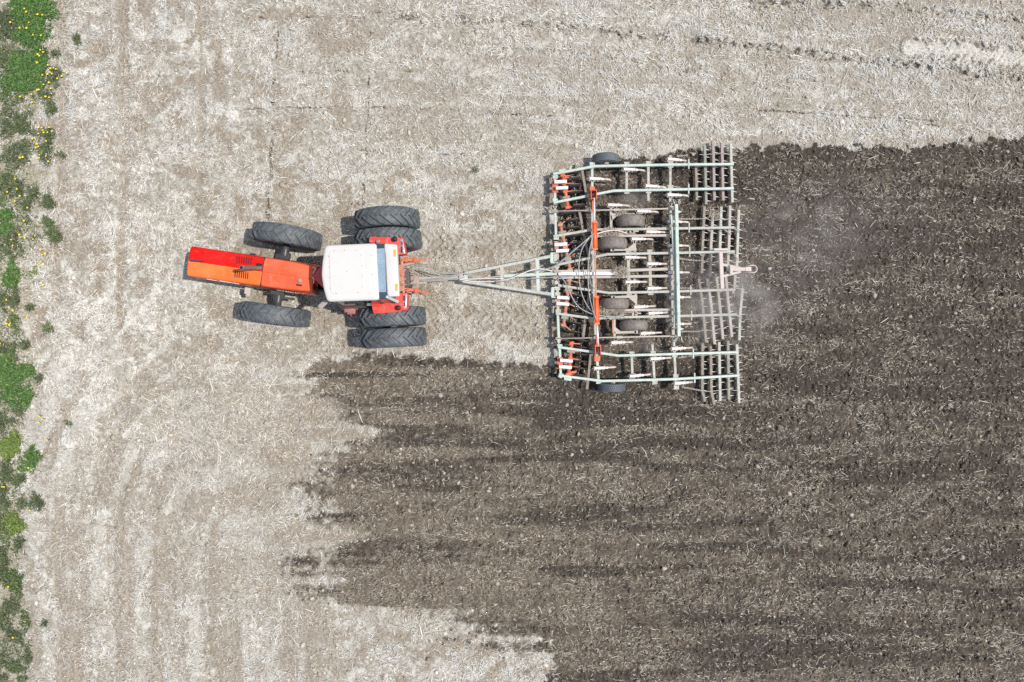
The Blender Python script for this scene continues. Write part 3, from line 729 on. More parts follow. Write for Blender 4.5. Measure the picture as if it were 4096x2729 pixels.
# ------------------------------------------------------------------ green verge
ZA = lambda x, y: (x / 2.24, y / 2.24)
ZB = lambda x, y: (x / 2.24, 700 + y / 2.24)
ZC = lambda x, y: (x / 2.24, 1400 + y / 2.24)
ZD = lambda x, y: (x / 2.31, 2050 + y / 2.31)
BRI, MID, DRK, YEL = 0, 1, 2, 3
PATCH = [  # cx, cy, rx, ry (photograph px), density, hue
    (125, 60, 85, 95, 1.0, BRI), (35, 95, 40, 85, 0.40, DRK), (130, 140, 60, 35, 1.0, BRI), (95, 290, 80, 100, 1.15, BRI), (150, 260, 45, 60, .9, BRI), (25, 240, 40, 60, .5, MID),
    (215, 300, 40, 48, 0.40, DRK), (190, 380, 40, 40, 0.28, DRK), (185, 215, 18, 22, 0.40, DRK), (30, 500, 36, 60, 0.28, DRK), (85, 500, 42, 45, 0.40, DRK), (190, 530, 38, 30, 0.40, DRK),
    (190, 605, 30, 52, 0.40, DRK), (60, 620, 60, 60, 0.32, DRK), (205, 70, 14, 60, .6, MID), (25, 400, 30, 70, .35, MID), (110, 590, 40, 25, 0.28, DRK),
    (30, 735, 35, 45, 0.48, DRK), (78, 758, 38, 40, 0.40, DRK), (112, 815, 28, 26, 0.48, DRK), (18, 880, 34, 52, 1.0, BRI), (12, 800, 20, 40, .5, MID), (50, 990, 45, 48, 0.40, DRK), (112, 885, 25, 22, 0.24, DRK), (55, 930, 34, 26, 0.32, DRK),
    (48, 1110, 38, 48, .85, BRI), (55, 1200, 36, 42, 0.44, DRK), (60, 1285, 24, 40, .7, MID), (20, 1190, 24, 60, 0.32, DRK), (145, 1085, 20, 18, .5, YEL), (122, 1105, 12, 12, .4, YEL), (150, 950, 22, 14, 0.32, DRK),
    (28, 1395, 50, 22, 0.56, DRK), (30, 1500, 42, 95, 1.0, BRI), (100, 1490, 40, 48, .9, BRI), (82, 1585, 50, 45, .9, BRI), (18, 1690, 28, 50, 0.40, DRK), (85, 1640, 25, 18, .3, MID),
    (52, 1775, 50, 55, 1.05, YEL), (134, 1830, 26, 46, 1.0, BRI), (110, 1868, 36, 24, .8, BRI), (28, 1880, 26, 55, 0.56, DRK), (15, 1960, 20, 60, 0.40, DRK), (30, 2015, 24, 20, 0.40, DRK), (100, 2015, 26, 22, 0.40, DRK),
    (62, 2085, 42, 38, 1.0, YEL), (15, 2110, 30, 50, .8, MID), (8, 2260, 26, 80, 0.64, DRK), (62, 2330, 42, 46, .85, MID), (50, 2420, 34, 36, 0.48, DRK), (20, 2470, 26, 40, 0.32, DRK),
    (100, 2490, 26, 45, .7, MID), (70, 2545, 32, 24, 0.56, DRK), (112, 2575, 18, 16, 0.40, DRK), (58, 2668, 42, 22, .8, MID), (112, 2630, 16, 38, 0.32, DRK), (20, 2640, 26, 24, 0.32, DRK), (85, 2715, 28, 16, .6, MID), (15, 2715, 25, 22, 0.40, DRK),
    (60, 300, 110, 330, 0.08, DRK), (60, 900, 110, 330, .08, MID), (45, 1500, 90, 330, 0.07, DRK), (40, 2100, 80, 330, .07, MID), (40, 2600, 80, 250, 0.07, DRK),
    (-60, 300, 60, 300, .8, BRI), (-60, 900, 60, 300, .7, MID), (-60, 1500, 60, 300, .8, BRI), (-60, 2200, 60, 400, .7, MID),
]
HUE = [np.array([0.078, 0.160, 0.037]), np.array([0.090, 0.130, 0.048]), np.array([0.080, 0.112, 0.050]), np.array([0.145, 0.205, 0.045])]
def leaf_cloud(cx, cy, rx, ry, dens, hue, rng, long=False, hmax=0.08, single=False):
    """leaf blades inside a ragged ellipse; arrays of verts, quads, tones"""
    n = int(dens * rx * ry * math.pi * (0.34 if not long else 0.40))
    a = rng.uniform(0, 2 * math.pi, n); q = (np.sqrt(rng.random(n)) if not single else rng.random(n) ** 0.9 * 1.25) * rng.uniform(0.75, 1.15, n)
    ph = 0.62 + 0.85 * vn(np.cos(a) * 1.6 + cx * .37, np.sin(a) * 1.6 + cy * .53, 2); gx = cx + np.cos(a) * q * rx * ph; gy = cy + np.sin(a) * q * ry * ph
    gx = gx + (fbm(gx / 16, gy / 16, 1, 2) - .5) * 22; gy = gy + (fbm(gx / 16, gy / 16, 4, 2) - .5) * 22
    rag = fbm(gx / 22, gy / 22, 3, 3); fine = fbm(gx / 7, gy / 7, 6, 2); k = (0.62 * rag + 0.38 * fine + 0.36 * (1.0 - q) > 0.47 + 0.15 * (1 - min(dens, 1)))
    gx, gy, q, rag = gx[k], gy[k], q[k], rag[k]; n = len(gx)
    x = (gx - 2048) / GS; y = (1364.5 - gy) / GS
    th = rng.uniform(0, 6.283, n); L = rng.uniform(0.045, 0.085, n) * (1.9 if long else 1.0); w = rng.uniform(0.022, 0.040, n) * (0.45 if long else 1.0)
    tilt = rng.normal(0.1, 0.42, n) if not long else rng.uniform(0.1, 0.8, n)
    hz = gz(x, y) + rng.uniform(0.015, hmax, n) * np.clip(1.3 - q * 0.6, .3, 1) * (0.5 + rag)
    d = np.stack([np.cos(th) * np.cos(tilt), np.sin(th) * np.cos(tilt), np.sin(tilt)], -1)
    s = np.stack([-np.sin(th), np.cos(th), rng.normal(0, 0.35, n)], -1)
    c = np.stack([x, y, hz], -1)
    V = np.stack([c, c + d * (L * .5)[:, None] + s * (w * .5)[:, None], c + d * L[:, None] - np.array([0, 0, 1]) * (L * .15)[:, None], c + d * (L * .5)[:, None] - s * (w * .5)[:, None]], 1)
    t = HUE[hue] * rng.uniform(0.55, 1.45, (n, 1)) * (1 + 0.5 * (rag[:, None] - .5))
    dry = rng.random((n, 1)) < (0.05 if dens > .8 else 0.14)
    t = np.where(dry, np.array([0.30, 0.26, 0.14]), t)
    return V.reshape(-1, 3), np.repeat(t, 4, 0)
VV, TT = [], []
for p in PATCH:
    v, t = leaf_cloud(*p, RNG, long=(p[5] == DRK), hmax=0.10 if p[4] > .8 else 0.05); VV.append(v); TT.append(t)
VV = np.concatenate(VV); TT = np.concatenate(TT)
o = np_mesh('grass', VV, np.arange(len(VV), dtype=np.int32).reshape(-1, 4), M['leaf'], 'tone', TT.astype(np.float32))
tag(o, 'patchy green grass and clover along the edge of the field', 'grass', kind='stuff')

# single weed tufts standing apart from the verge
TUFT = [(*ZA(700, 340), 15, 'small lone green weed highest up in the pale stubble'), (*ZA(512, 492), 10, 'tiny green weed on a white bare patch beside the clover'), (*ZA(470, 985), 17, 'bright green weed tuft between two dandelion clumps'),
        (*ZB(315, 165), 19, 'round dark green weed tuft left of a taller tuft'), (*ZB(450, 250), 24, 'tall spiky grass tuft at the edge of the stubble'), (*ZB(500, 545), 24, 'wide bright grass tuft near the grassy edge, above a dandelion clump'),
        (*ZB(440, 430), 18, 'thin sparse weed just above the wide bright tuft'), (*ZB(290, 1190), 12, 'small dark weed with thin leaves on bare straw'), (*ZB(440, 1370), 15, 'lone light green weed beside white straw'),
        (*ZB(240, 1520), 16, 'brownish withered weed rosette in the straw'), (*ZC(365, 258), 13, 'compact dark weed ball right of a broad clover patch'), (*ZC(630, 655), 9, 'tiny pale green weed far out in the straw'),
        (*ZC(190, 545), 15, 'sparse green weed below the broad clover patch'), (*ZC(345, 1370), 23, 'bushy dark weed low on the field edge'), (*ZC(190, 1150), 20, 'dark leafy weed under the bright clover clump'),
        (*ZD(200, 280), 14, 'small brown green weed beside the verge'), (*ZD(420, 1030), 12, 'lone narrow weed in the straw near the bottom edge'), (*ZA(560, 1390), 8, 'two leafed seedling in the straw by the dandelions'), (1902, 680, 6, 'single green weed in the stubble above the rear tyres')]
for px, py, r, lab in TUFT:
    v, t = leaf_cloud(px, py, r * 1.1, r * 1.2, .75, MID if 'bright' in lab or 'light' in lab or 'pale' in lab else DRK, RNG, long=True, hmax=0.09, single=True)
    x, y = (px - 2048) / GS, (1364.5 - py) / GS
    v = v - np.array([x, y, 0.0])
    o = np_mesh('weed_tuft', v, np.arange(len(v), dtype=np.int32).reshape(-1, 4), M['leaf'], 'tone', t.astype(np.float32))
    o.location = (x, y, 0.0)
    tag(o, lab, 'weed', 'weeds standing at the field edge')

# dandelions
m, nt, b = new_mat('dandelion_yellow'); b.inputs['Base Color'].default_value = (0.88, 0.66, 0.02, 1); b.inputs['Roughness'].default_value = 0.7
M['yellow'] = m
DA = [(250, 100), (257, 123), (368, 152), (413, 157), (127, 222), (293, 226), (208, 272), (271, 273), (330, 336), (398, 338), (394, 468), (369, 506), (384, 520), (420, 488), (364, 580), (455, 600), (504, 625), (526, 635), (483, 633), (479, 667), (493, 677), (452, 681), (410, 690), (580, 697), (630, 674), (539, 719), (469, 757), (418, 773), (482, 808), (365, 823), (378, 820), (313, 862), (489, 854), (208, 881), (437, 881), (262, 902), (470, 890), (316, 930), (370, 1155), (403, 1157), (468, 1154), (413, 1180), (372, 1210), (418, 1200), (455, 1200), (494, 1191), (320, 1256), (443, 1277), (358, 1302), (370, 1325), (354, 1335), (383, 1400), (437, 1410), (381, 1427), (461, 1458), (210, 1425), (235, 1420)]
DB = [(166, 45), (90, 160), (182, 136), (209, 198), (164, 244), (271, 301), (249, 419), (209, 543), (256, 572), (129, 586), (327, 582), (145, 639), (394, 676), (405, 721), (436, 711), (508, 705), (397, 784), (425, 807), (417, 989), (90, 1122), (118, 1192), (152, 1218), (268, 1277), (91, 1300), (96, 1335), (130, 1330), (118, 1345), (35, 1510)]
DC = [(387, 588), (411, 615), (384, 645), (454, 801), (288, 1048), (18, 1224), (55, 1216), (71, 1217), (304, 1425)]
DD = [(107, 670), (152, 1138)]
FL = [ZA(*p) for p in DA] + [ZB(*p) for p in DB] + [ZC(*p) for p in DC] + [ZD(*p) for p in DD]
hb = MB()
hb.lathe([(0.0, 0.012), (0.013, 0.014), (0.025, 0.009), (0.029, 0.0), (0.021, -0.009), (0.006, -0.016)], 10, 'Z', False)
head0 = hb.build('flower_head', M['yellow'])
sb = MB(); sb.tube([(0, 0, -0.16), (0.004, 0.003, -0.08), (0, 0, -0.012)], 0.006, 5)
st0 = sb.build('stem', M['leaf'])
ca = st0.data.attributes.new('tone', 'FLOAT_COLOR', 'POINT'); ca.data.foreach_set('color', np.tile(np.array([0.12, 0.16, 0.06, 1], np.float32), len(st0.data.vertices)))
fr = random.Random(9)
def zone(px, py):
    if py < 175: return 'dandelion flower in the topmost green clover patch', 'dandelions in the topmost clover'
    if py < 440: return 'dandelion flower around the large dense clover patch', 'dandelions around the large clover patch'
    if py < 660: return 'dandelion flower in the dark leaf clump below the large clover', 'dandelions in the dark leaf clump'
    if py < 965: return 'dandelion flower among thin scattered grass of the verge', 'dandelions in the thin grass'
    if py < 1200: return 'dandelion flower on the leafy clump out in the straw', 'dandelions on the clump in the straw'
    if py < 1420: return 'dandelion flower above the long clover strip at the field edge', 'dandelions above the long clover strip'
    if py < 1700: return 'dandelion flower on the small clump of three beside bare straw', 'dandelions on the clump of three'
    return 'dandelion flower in the lower part of the green verge', 'dandelions in the lower verge'
for k, (px, py) in enumerate(FL):
    x, y = (px - 2048) / GS, (1364.5 - py) / GS
    e = empty('dandelion', (x, y, float(gz(x, y))))
    lab, grp = zone(px, py); tag(e, 'yellow ' + lab, 'dandelion', grp)
    hd = head0 if k == 0 else head0.copy(); stm = st0 if k == 0 else st0.copy()
    if k: COL.objects.link(hd); COL.objects.link(stm)
    s = fr.uniform(0.75, 1.1)
    for q in (hd, stm):
        q.parent = e; q.location = (0, 0, 0.15); 
    hd.scale = (s, s, s); hd.rotation_euler = (fr.uniform(-.3, .3), fr.uniform(-.3, .3), 0)
# ------------------------------------------------------------------ tractor
FO = Vector((-6.425, 1.825, 0)); FA = math.radians(171.6)     # front half: under the front axle
RO = Vector((-3.39, 1.73, 0)); RA = math.radians(183.2)       # rear half: under the rear axle
tractor = empty('tractor', RO)
tag(tractor, 'articulated red and orange tractor with cream cab roof and dual rear tyres, pulling the cultivator', 'tractor')
def front(mb, name, mat, bevel=0.0, parent=None):
    return mb.build(name, mat, parent or tractor, FO - RO if parent is None else (0, 0, 0), FA if parent is None else 0, bevel)
def rear(mb, name, mat, bevel=0.0, parent=None):
    return mb.build(name, mat, parent or tractor, (0, 0, 0), RA if parent is None else 0, bevel)
def lf(p):   # world -> front frame
    d = p - FO; c, s = math.cos(-FA), math.sin(-FA); return Vector((d.x * c - d.y * s, d.x * s + d.y * c, d.z))
def lr(p):
    d = p - RO; c, s = math.cos(-RA), math.sin(-RA); return Vector((d.x * c - d.y * s, d.x * s + d.y * c, d.z))

# ---- wheels
def ag_tyre(R, W, nl, lug, sweep=0.33, lw=0.055):
    mb = MB(); h = W / 2; rim = R * 0.53; Rc = R - lug
    prof = [(rim, -h * .78), (rim + .02, -h * .86), (R * .72, -h * 1.04), (Rc * .90, -h * 1.02), (Rc * .965, -h * .90), (Rc * .992, -h * .5), (Rc, 0),
            (Rc * .992, h * .5), (Rc * .965, h * .90), (Rc * .90, h * 1.02), (R * .72, h * 1.04), (rim + .02, h * .86), (rim, h * .78)]
    mb.lathe(prof, 72, 'Y', True)
    def rad(y):
        a = abs(y) / h
        return np.interp(a, [0, .5, .9, 1.02], [Rc, Rc * .992, Rc * .965, Rc * .90])
    for side in (-1, 1):
        for i in range(nl):
            t0 = 2 * math.pi * (i + (0.5 if side > 0 else 0)) / nl
            st = []
            for q in (0.0, 0.25, 0.5, 0.75, 0.92, 1.04):
                y = side * h * (-0.07 + 1.07 * q if q < 1 else 1.0)
                rr = float(rad(min(abs(y), h * 1.02))); top = rr + lug * (1.0 if q < .95 else .25) + (Rc - rr) * (0.45 if q < .95 else 0)
                tt = t0 + sweep * (0.5 - 0.80 * q - 0.2 * q * q)
                st.append((y, rr - 0.012, top, tt, lw * (1.0 - 0.22 * q)))
            vs = []
            for y, r0, r1, tt, ww in st:
                for r, dw in ((r0, -.62), (r1, -.42), (r1, .42), (r0, .62)):
                    a = tt + dw * ww / R
                    vs.append((r * math.sin(a), y, r * math.cos(a)))
            fs = [(0, 1, 2, 3), tuple(len(vs) - 4 + k for k in (3, 2, 1, 0))]
            for k in range(len(st) - 1):
                fs += [(k * 4 + q, (k + 1) * 4 + q, (k + 1) * 4 + q + 1, k * 4 + q + 1) for q in range(3)]
            mb.add(vs, fs)
    return mb
def rim_mb(R, W, hub=0.13):
    r = R * 0.545; h = W / 2
    mb = MB(); mb.lathe([(r, -h * .80), (r + .02, -h * .83), (r - .03, -h * .7), (r - .06, -h * .3), (r - .07, 0.02), (.22, .05), (.20, -.02), (hub, -.03), (hub, -.09), (0, -.09)], 36, 'Y')
    mb.lathe([(r, h * .80), (r + .02, h * .83), (r - .03, h * .7), (r - .07, .06), (.2, .09), (0, .09)], 36, 'Y')
    return mb
def wheel(name, frame, y, R, W, nl, lug, sweep, mat=None, spin=0.0):
    fo = (FO if frame == 'F' else RO) - RO; fa = FA if frame == 'F' else RA
    hb = MB(); hb.lathe([(0, -.16), (.11, -.16), (.13, -.12), (.13, .12), (.11, .16), (0, .16)], 20, 'Y')
    c = Vector((-math.sin(fa) * y, math.cos(fa) * y, R)) + fo
    w = hb.build(name, M['axle_grey'], tractor, c, fa)
    t = ag_tyre(R, W, nl, lug, sweep).build('tyre', M['rubber'], w); t.rotation_euler = (0, spin, 0)
    rim_mb(R, W).build('rim', M['greywall'], w)
    return w
RW = 0.91
for k, y in enumerate((-1.645, 1.645)):
    tag(wheel('wheel', 'R', y, RW, .51, 20, .062, .36, spin=.13 * k), 'outer rear dual wheel')
for k, y in enumerate((-1.07, 1.07)):
    tag(wheel('wheel', 'R', y, RW + .02, .51, 22, .060, .30, spin=.07 + .1 * k), 'inner rear dual wheel partly under the fender')
for k, y in enumerate((-1.094, 1.094)):
    tag(wheel('wheel', 'F', y, RW + .035, .49, 21, .056, .27, spin=.05 + .09 * k), 'single front wheel')

# ---- front half: frame, axle, engine
mb = MB(); mb.box((.35, 0, .88), (3.5, .50, .46)); mb.box((1.95, 0, .62), (.5, .70, .34)); mb.box((-1.35, 0, .78), (.9, .34, .36))
ch = front(mb, 'front_chassis', M['chassis'], .02)  # dark colour carries the shade below the hood
mb = MB(); mb.lathe([(0, -1.0), (.10, -1.0), (.105, -.72), (.115, -.62), (.115, -.40), (.20, -.26), (.20, .26), (.115, .40), (.115, .62), (.105, .72), (.10, 1.0), (0, 1.0)], 20, 'Y', True, (0, 0, .945))
for s in (-1, 1):
    mb.box((0.02, s * .50, 1.02), (.34, .10, .16)); mb.box((-.12, s * .56, 1.0), (.10, .16, .10))
front(mb, 'front_axle', M['axle_dark'])
mb = MB(); mb.box((.9, .56, .80), (.16, .18, .22)); mb.lathe([(0, -.05), (.07, -.05), (.07, .05), (0, .05)], 14, 'Y', True, (.9, .66, .82)); front(mb, 'oil_filter', M['greywall'])
mb = MB(); mb.box((.75, -.54, .9), (.12, .14, .14)); front(mb, 'side_bracket', M['grease'], .01)
mb = MB(); mb.box((-.15, .60, .90), (.5, .06, .22)); mb.box((.04, .60, .96), (.2, .20, .04)); front(mb, 'tool_box', M['chassis'], .01)

# ---- hood
ZT = 1.66
def hood_half(s, xs_, w_, zt_, wb_, zb_):
    mb = MB(); vs = []
    for x, w, zt, wb in zip(xs_, w_, zt_, wb_):
        vs += [(x, s * .003, zt + .022), (x, s * (w - .10), zt + .006), (x, s * (w - .035), zt - .012), (x, s * (w - .008), zt - .045), (x, s * w, zt - .09), (x, s * wb, zb_), (x, s * .003, zb_)]
    k = 7; n = len(xs_); fs = [tuple(range(k)), tuple(range(n * k - 1, n * k - k - 1, -1))]
    for j in range(n - 1):
        fs += [(j * k + i, (j + 1) * k + i, (j + 1) * k + (i + 1) % k, j * k + (i + 1) % k) for i in range(k)]
    return mb.add(vs, fs)
fx = [2.325, 2.315, 2.28, 1.3, .285]; fw = [.375, .398, .408, .404, .392]; fz = [ZT - .10, ZT - .055, ZT - .035, ZT - .015, ZT]; fb = [.40, .41, .42, .43, .435]
hr = front(hood_half(-1, fx, fw, fz, fb, 1.02), 'hood_panel', M['red']); tag(hr, 'glossy red right half of the front hood')
hl = front(hood_half(1, fx, fw, fz, fb, 1.02), 'hood_panel', M['hood_orange']); tag(hl, 'sun faded orange left half of the front hood')
rx_ = [.268, .0, -.55, -1.0, -1.085]; rw_ = [.392, .395, .385, .345, .325]; rz_ = [ZT, ZT + .004, ZT + .006, ZT - .01, ZT - .05]; rb_ = [.435, .45, .455, .44, .42]
mb = hood_half(-1, rx_, rw_, rz_, rb_, 1.02); m2 = hood_half(1, rx_, rw_, rz_, rb_, 1.02); mb.add(m2.v, m2.f)
hrear = front(mb, 'hood_panel', M['hood_coral']); tag(hrear, 'faded coral rear hood section with fuel cap')
# maroon lower side skins, 4 mm proud of the hood flanks
for s in (-1, 1):
    mb = MB(); vs = []
    allx = [2.30, 1.3, .28, -.55, -1.10]; W_ = [.404, .404, .392, .385, .325]; B_ = [.42, .43, .435, .455, .42]
    for x, w, wb in zip(allx, W_, B_):
        for t in (0.30, 1.0):
            y = w + (wb - w) * t; z = (ZT - .09) + (1.02 - ZT + .09) * t
            vs += [(x, s * (y + .006), z), (x, s * (y - .02), z)]
    fs = []
    for j in range(len(allx) - 1):
        a, c_ = j * 4, j * 4 + 4
        fs += [(a, c_, c_ + 2, a + 2), (a + 1, a + 3, c_ + 3, c_ + 1), (a, a + 1, c_ + 1, c_), (a + 2, c_ + 2, c_ + 3, a + 3)]
    fs += [(0, 2, 3, 1), (len(vs) - 4, len(vs) - 3, len(vs) - 1, len(vs) - 2)]
    mb.add(vs, fs); front(mb, 'side_panel', M['side_red'])
mb = MB(); mb.box((2.335, 0, 1.28), (.03, .70, .46))
for k in range(7): mb.box((2.352, 0, 1.10 + .06 * k), (.012, .66, .016))
front(mb, 'grille', M['chassis'])
def side_y(x, z):
    w = np.interp(-x, [-2.3, -1.3, -.28, .55, 1.10], [.404, .404, .392, .385, .325]); wb = np.interp(-x, [-2.3, -1.3, -.28, .55, 1.10], [.42, .43, .435, .455, .42])
    t = (ZT - .09 - z) / (ZT - .09 - 1.02); return float(w + (wb - w) * t)
# white and black swoosh on the left flank
mb = MB()
def strip(pts, wd, off):
    vs = []
    for x, z in pts:
        for q in (-.5, .5):
            for o_ in (off, -.004):
                vs.append((x, side_y(x, z + q * wd) + o_, z + q * wd))
    fs = []
    for j in range(len(pts) - 1):
        a, c_ = j * 4, j * 4 + 4
        fs += [(a, c_, c_ + 2, a + 2), (a, a + 1, c_ + 1, c_), (a + 2, c_ + 2, c_ + 3, a + 3)]
    return vs, fs
for pts, wd in [([(1.80, 1.50), (1.68, 1.41), (1.5, 1.38), (1.25, 1.40), (1.10, 1.46), (.95, 1.41)], .022), ([(1.45, 1.51), (1.3, 1.47), (1.15, 1.46)], .018)]:
    v_, f_ = strip(pts, wd, .010); mb.add(v_, f_)
front(mb, 'stripe', M['white'])
cu = bpy.data.curves.new('lettering', 'FONT'); cu.body = 'INTERNATIONAL'; cu.size = .15; cu.extrude = .003; cu.align_x = 'CENTER'; cu.space_character = 1.05
to = bpy.data.objects.new('lettering', cu); COL.objects.link(to)
dg = bpy.context.evaluated_depsgraph_get(); me = bpy.data.meshes.new_from_object(to.evaluated_get(dg)); bpy.data.objects.remove(to)
me.materials.clear(); me.materials.append(M['white'])
for v in me.vertices:
    x = -.56 - v.co.x * .86; z = 1.21 + v.co.y * .95
    v.co = Vector((x, side_y(x, z) + .010 + v.co.z, z))
lt = bpy.data.objects.new('lettering', me); COL.objects.link(lt); lt.parent = tractor; lt.location = FO - RO; lt.rotation_euler = (0, 0, FA)
# vents, black slot, chips
for rows in ([(610, 600, 608, 672), (752, 618, 742, 680)], [(595, 742, 588, 808), (718, 760, 712, 826)]):
    a0, a1 = lf(Z1(*rows[0][:2], ZT)), lf(Z1(*rows[0][2:], ZT)); b0, b1 = lf(Z1(*rows[1][:2], ZT)), lf(Z1(*rows[1][2:], ZT))
    mb = MB()
    for k in range(7):
        t = k / 6; p = a0.lerp(b0, t); q = a1.lerp(b1, t)
        yz = lambda v: ZT + .022 - .016 * min(1, abs(v.y) / .3) + .010
        p = Vector((p.x, p.y, yz(p))); q = Vector((q.x, q.y, yz(q)))
        mb.bar(p, q, .020, .03)
    front(mb, 'vent', M['black'])
p, q = lf(Z1(150, 645, ZT - .03)), lf(Z1(277, 656, ZT - .03)); mb = MB(); mb.bar((p.x, p.y + .0, ZT - .005), (q.x, q.y, ZT + .014), .052, .03); front(mb, 'nose_slot', M['navy'])  # raised dark bar drawn for the black slot at the nose
# exhaust with its cut-out
p = lf(Z1(830, 688, ZT + .02)); mb = MB(); mb.prism([(p.x + .10, p.y - .03), (p.x + .06, p.y - .05), (p.x - .07, p.y - .05), (p.x - .07, p.y + .06), (p.x + .10, p.y + .06)], ZT, ZT + .032); front(mb, 'exhaust_cutout', M['black'])
b0 = lf(P(700 + 846 * .4082, 780 + 713 * .4082, 1.66)); t0 = lf(P(700 + 650 * .4082, 780 + 712 * .4082, 2.90))
b0.z = 1.60
mb = MB(); d = (t0 - b0).normalized(); mb.tube([b0, b0 + d * .22, b0 + d * .23, t0 - d * .10, t0], [.055, .055, .048, .048, .050], 16, True)
ex = front(mb, 'exhaust_pipe', M['exhaust'])
mb = MB(); mb.tube([t0 - d * .02, t0 + d * .004], [.042, .042], 16); front(mb, 'pipe_mouth', M['black'], parent=ex)
# fuel cap and plate
p = lf(Z1(1222, 840, ZT + .02)); mb = MB(); mb.lathe([(0, 0), (.085, 0), (.085, .02), (.06, .03), (0, .03)], 20, 'Z', True, (p.x, p.y, ZT - .0)); mb.prism([(p.x + .10, p.y - .10), (p.x - .09, p.y - .10), (p.x - .12, p.y + .17), (p.x + .11, p.y + .17)], ZT - .03, ZT + .019); front(mb, 'filler_plate', M['hood_coral'], .006)
mb = MB(); mb.lathe([(0, .06), (.05, .06), (.062, .05), (.062, .02), (0, .02)], 20, 'Z', True, (p.x, p.y, ZT)); front(mb, 'fuel_cap', M['grease'])
mb = MB(); mb.box((p.x, p.y + .125, ZT + .018), (.16, .045, .010)); front(mb, 'warning_label', M['black'])
# rear hood gap seal
mb = MB(); mb.prism([(.287, -.39), (.287, .39), (.266, .39), (.266, -.39)], 1.1, ZT + .012); front(mb, 'hood_seam', M['black'])
# parts in the articulation gap: white hinge bars, cables, wiper arm
mb = MB()
for a, c_ in (((1352, 712), (1385, 722)), ((1385, 722), (1355, 770)), ((1350, 806), (1366, 835)), ((1366, 835), (1358, 868))):
    pa, pb = lf(Z1(*a, ZT)), lf(Z1(*c_, ZT)); pa.z = pb.z = ZT + .03; mb.bar(pa, pb, .022, .03)
front(mb, 'hood_latch', M['lamp_chrome'])
mb = MB()
for o_ in (0, .05, .10):
    mb.tube([lf(Z1(1350, 900, 1.3)) + Vector((0, -o_, 0)), lf(Z1(1375, 930, 1.55)) + Vector((0, -o_, 0)), lf(Z1(1385, 965, 1.35)) + Vector((-.05, -o_, 0))], .018, 6)
front(mb, 'cable', M['black'])

# ---- rear half: chassis, cowl, cab
mb = MB(); mb.box((.75, 0, .86), (2.6, .52, .50)); mb.box((.0, 0, .93), (.55, 1.3, .36)); mb.box((2.0, 0, .80), (.5, .36, .40)); rear(mb, 'rear_chassis', M['chassis'], .02)
mb = MB(); mb.lathe([(0, -1.75), (.10, -1.75), (.10, -.8), (.17, -.7), (.17, .7), (.10, .8), (.10, 1.75), (0, 1.75)], 20, 'Y', True, (0, 0, RW)); rear(mb, 'rear_axle', M['axle_grey'])
c0 = lr(Z1(1345, 800, 1.66)); c1 = lr(Z1(1430, 690, 1.66)); c2 = lr(Z1(1445, 905, 1.66))
mb = MB(); mb.prism([(c0.x, c0.y - .03), (c0.x, c0.y + .03), (c2.x, c2.y), (c2.x - .4, c2.y + .02), (c1.x - .4, c1.y - .02), (c1.x, c1.y)], 1.0, 1.66); rear(mb, 'cowl', M['cowl_red'], .03)
mb = MB(); mb.box((.62, 0, 1.30), (1.30, 1.56, .42)); rear(mb, 'cab_base', M['cowl_red'], .02)
mb = MB(); vs = []
for z, xf, xb, y in ((1.5, 1.26, -.26, .755), (2.84, 1.18, -.24, .69)):
    vs += [(xf, -y * .9, z), (xf, y * .9, z), (xf - .12, y, z), (xb, y, z), (xb, -y, z), (xf - .12, -y, z)]
fs = [tuple(range(6)), tuple(range(11, 5, -1))] + [(i, (i + 1) % 6, (i + 1) % 6 + 6, i + 6) for i in range(6)]
mb.add(vs, fs); rear(mb, 'cab_glass', M['glass'])
mb = MB()
for s in (-1, 1):
    for x0, x1 in ((1.15, 1.08), (.55, .54), (-.02, .0), (-.36, -.30)):
        mb.bar((x0 + .06, s * .775, 1.42), (x1 + .06, s * .705, 2.84), .05, .05)
    mb.bar((1.18, s * .772, 1.56), (-.26, s * .772, 1.56), .05, .06)
    mb.bar((1.27, s * .66, 1.45), (1.19, s * .62, 2.84), .05, .05)
rear(mb, 'cab_pillar', M['chassis'], .008)
mb = MB(); mb.bar((.50, .752, 1.9), (.20, .752, 1.88), .025, .04); rear(mb, 'door_handle', M['lamp_chrome'])
# roof
def rounded(pts, r, n=5):
    out = []; k = len(pts)
    for i in range(k):
        p = Vector(pts[i]); a = (Vector(pts[i - 1]) - p); c_ = (Vector(pts[(i + 1) % k]) - p)
        ra = min(r, a.length * .45, c_.length * .45); a.normalize(); c_.normalize()
        for j in range(n + 1):
            t = j / n; q = (p + a * ra).lerp(p, t).lerp(p.lerp(p + c_ * ra, t), t); out.append((q.x, q.y))
    return out
def w2(p): return (p.x, p.y)
RZ = 3.0
fl, frr, bl, br = [w2(lr(Z2(x, y, RZ))) for x, y in ((262, 1046), (243, 491), (774, 1028), (746, 470))]
md = w2(lr(Z2(205, 780, RZ))); q1 = w2(lr(Z2(216, 640, RZ))); q2 = w2(lr(Z2(226, 920, RZ)))
outl = [br, frr, q1, md, q2, fl, bl]
poly = rounded([Vector((*p, 0)).to_2d() for p in outl], .09, 5)
mb = MB(); n = len(poly); cx = sum(p[0] for p in poly) / n; cy = sum(p[1] for p in poly) / n
rings = [(1.0, 2.84), (1.0, 2.93), (.985, 2.965), (.955, 2.985), (.90, 2.997), (.80, 3.003)]
vs = [(cx + (x - cx) * k, cy + (y - cy) * k, z) for k, z in rings for x, y in poly]
fs = [tuple(range(n)), tuple(range(len(vs) - 1, len(vs) - n - 1, -1))]
for j in range(len(rings) - 1): fs += [(j * n + i, j * n + (i + 1) % n, (j + 1) * n + (i + 1) % n, (j + 1) * n + i) for i in range(n)]
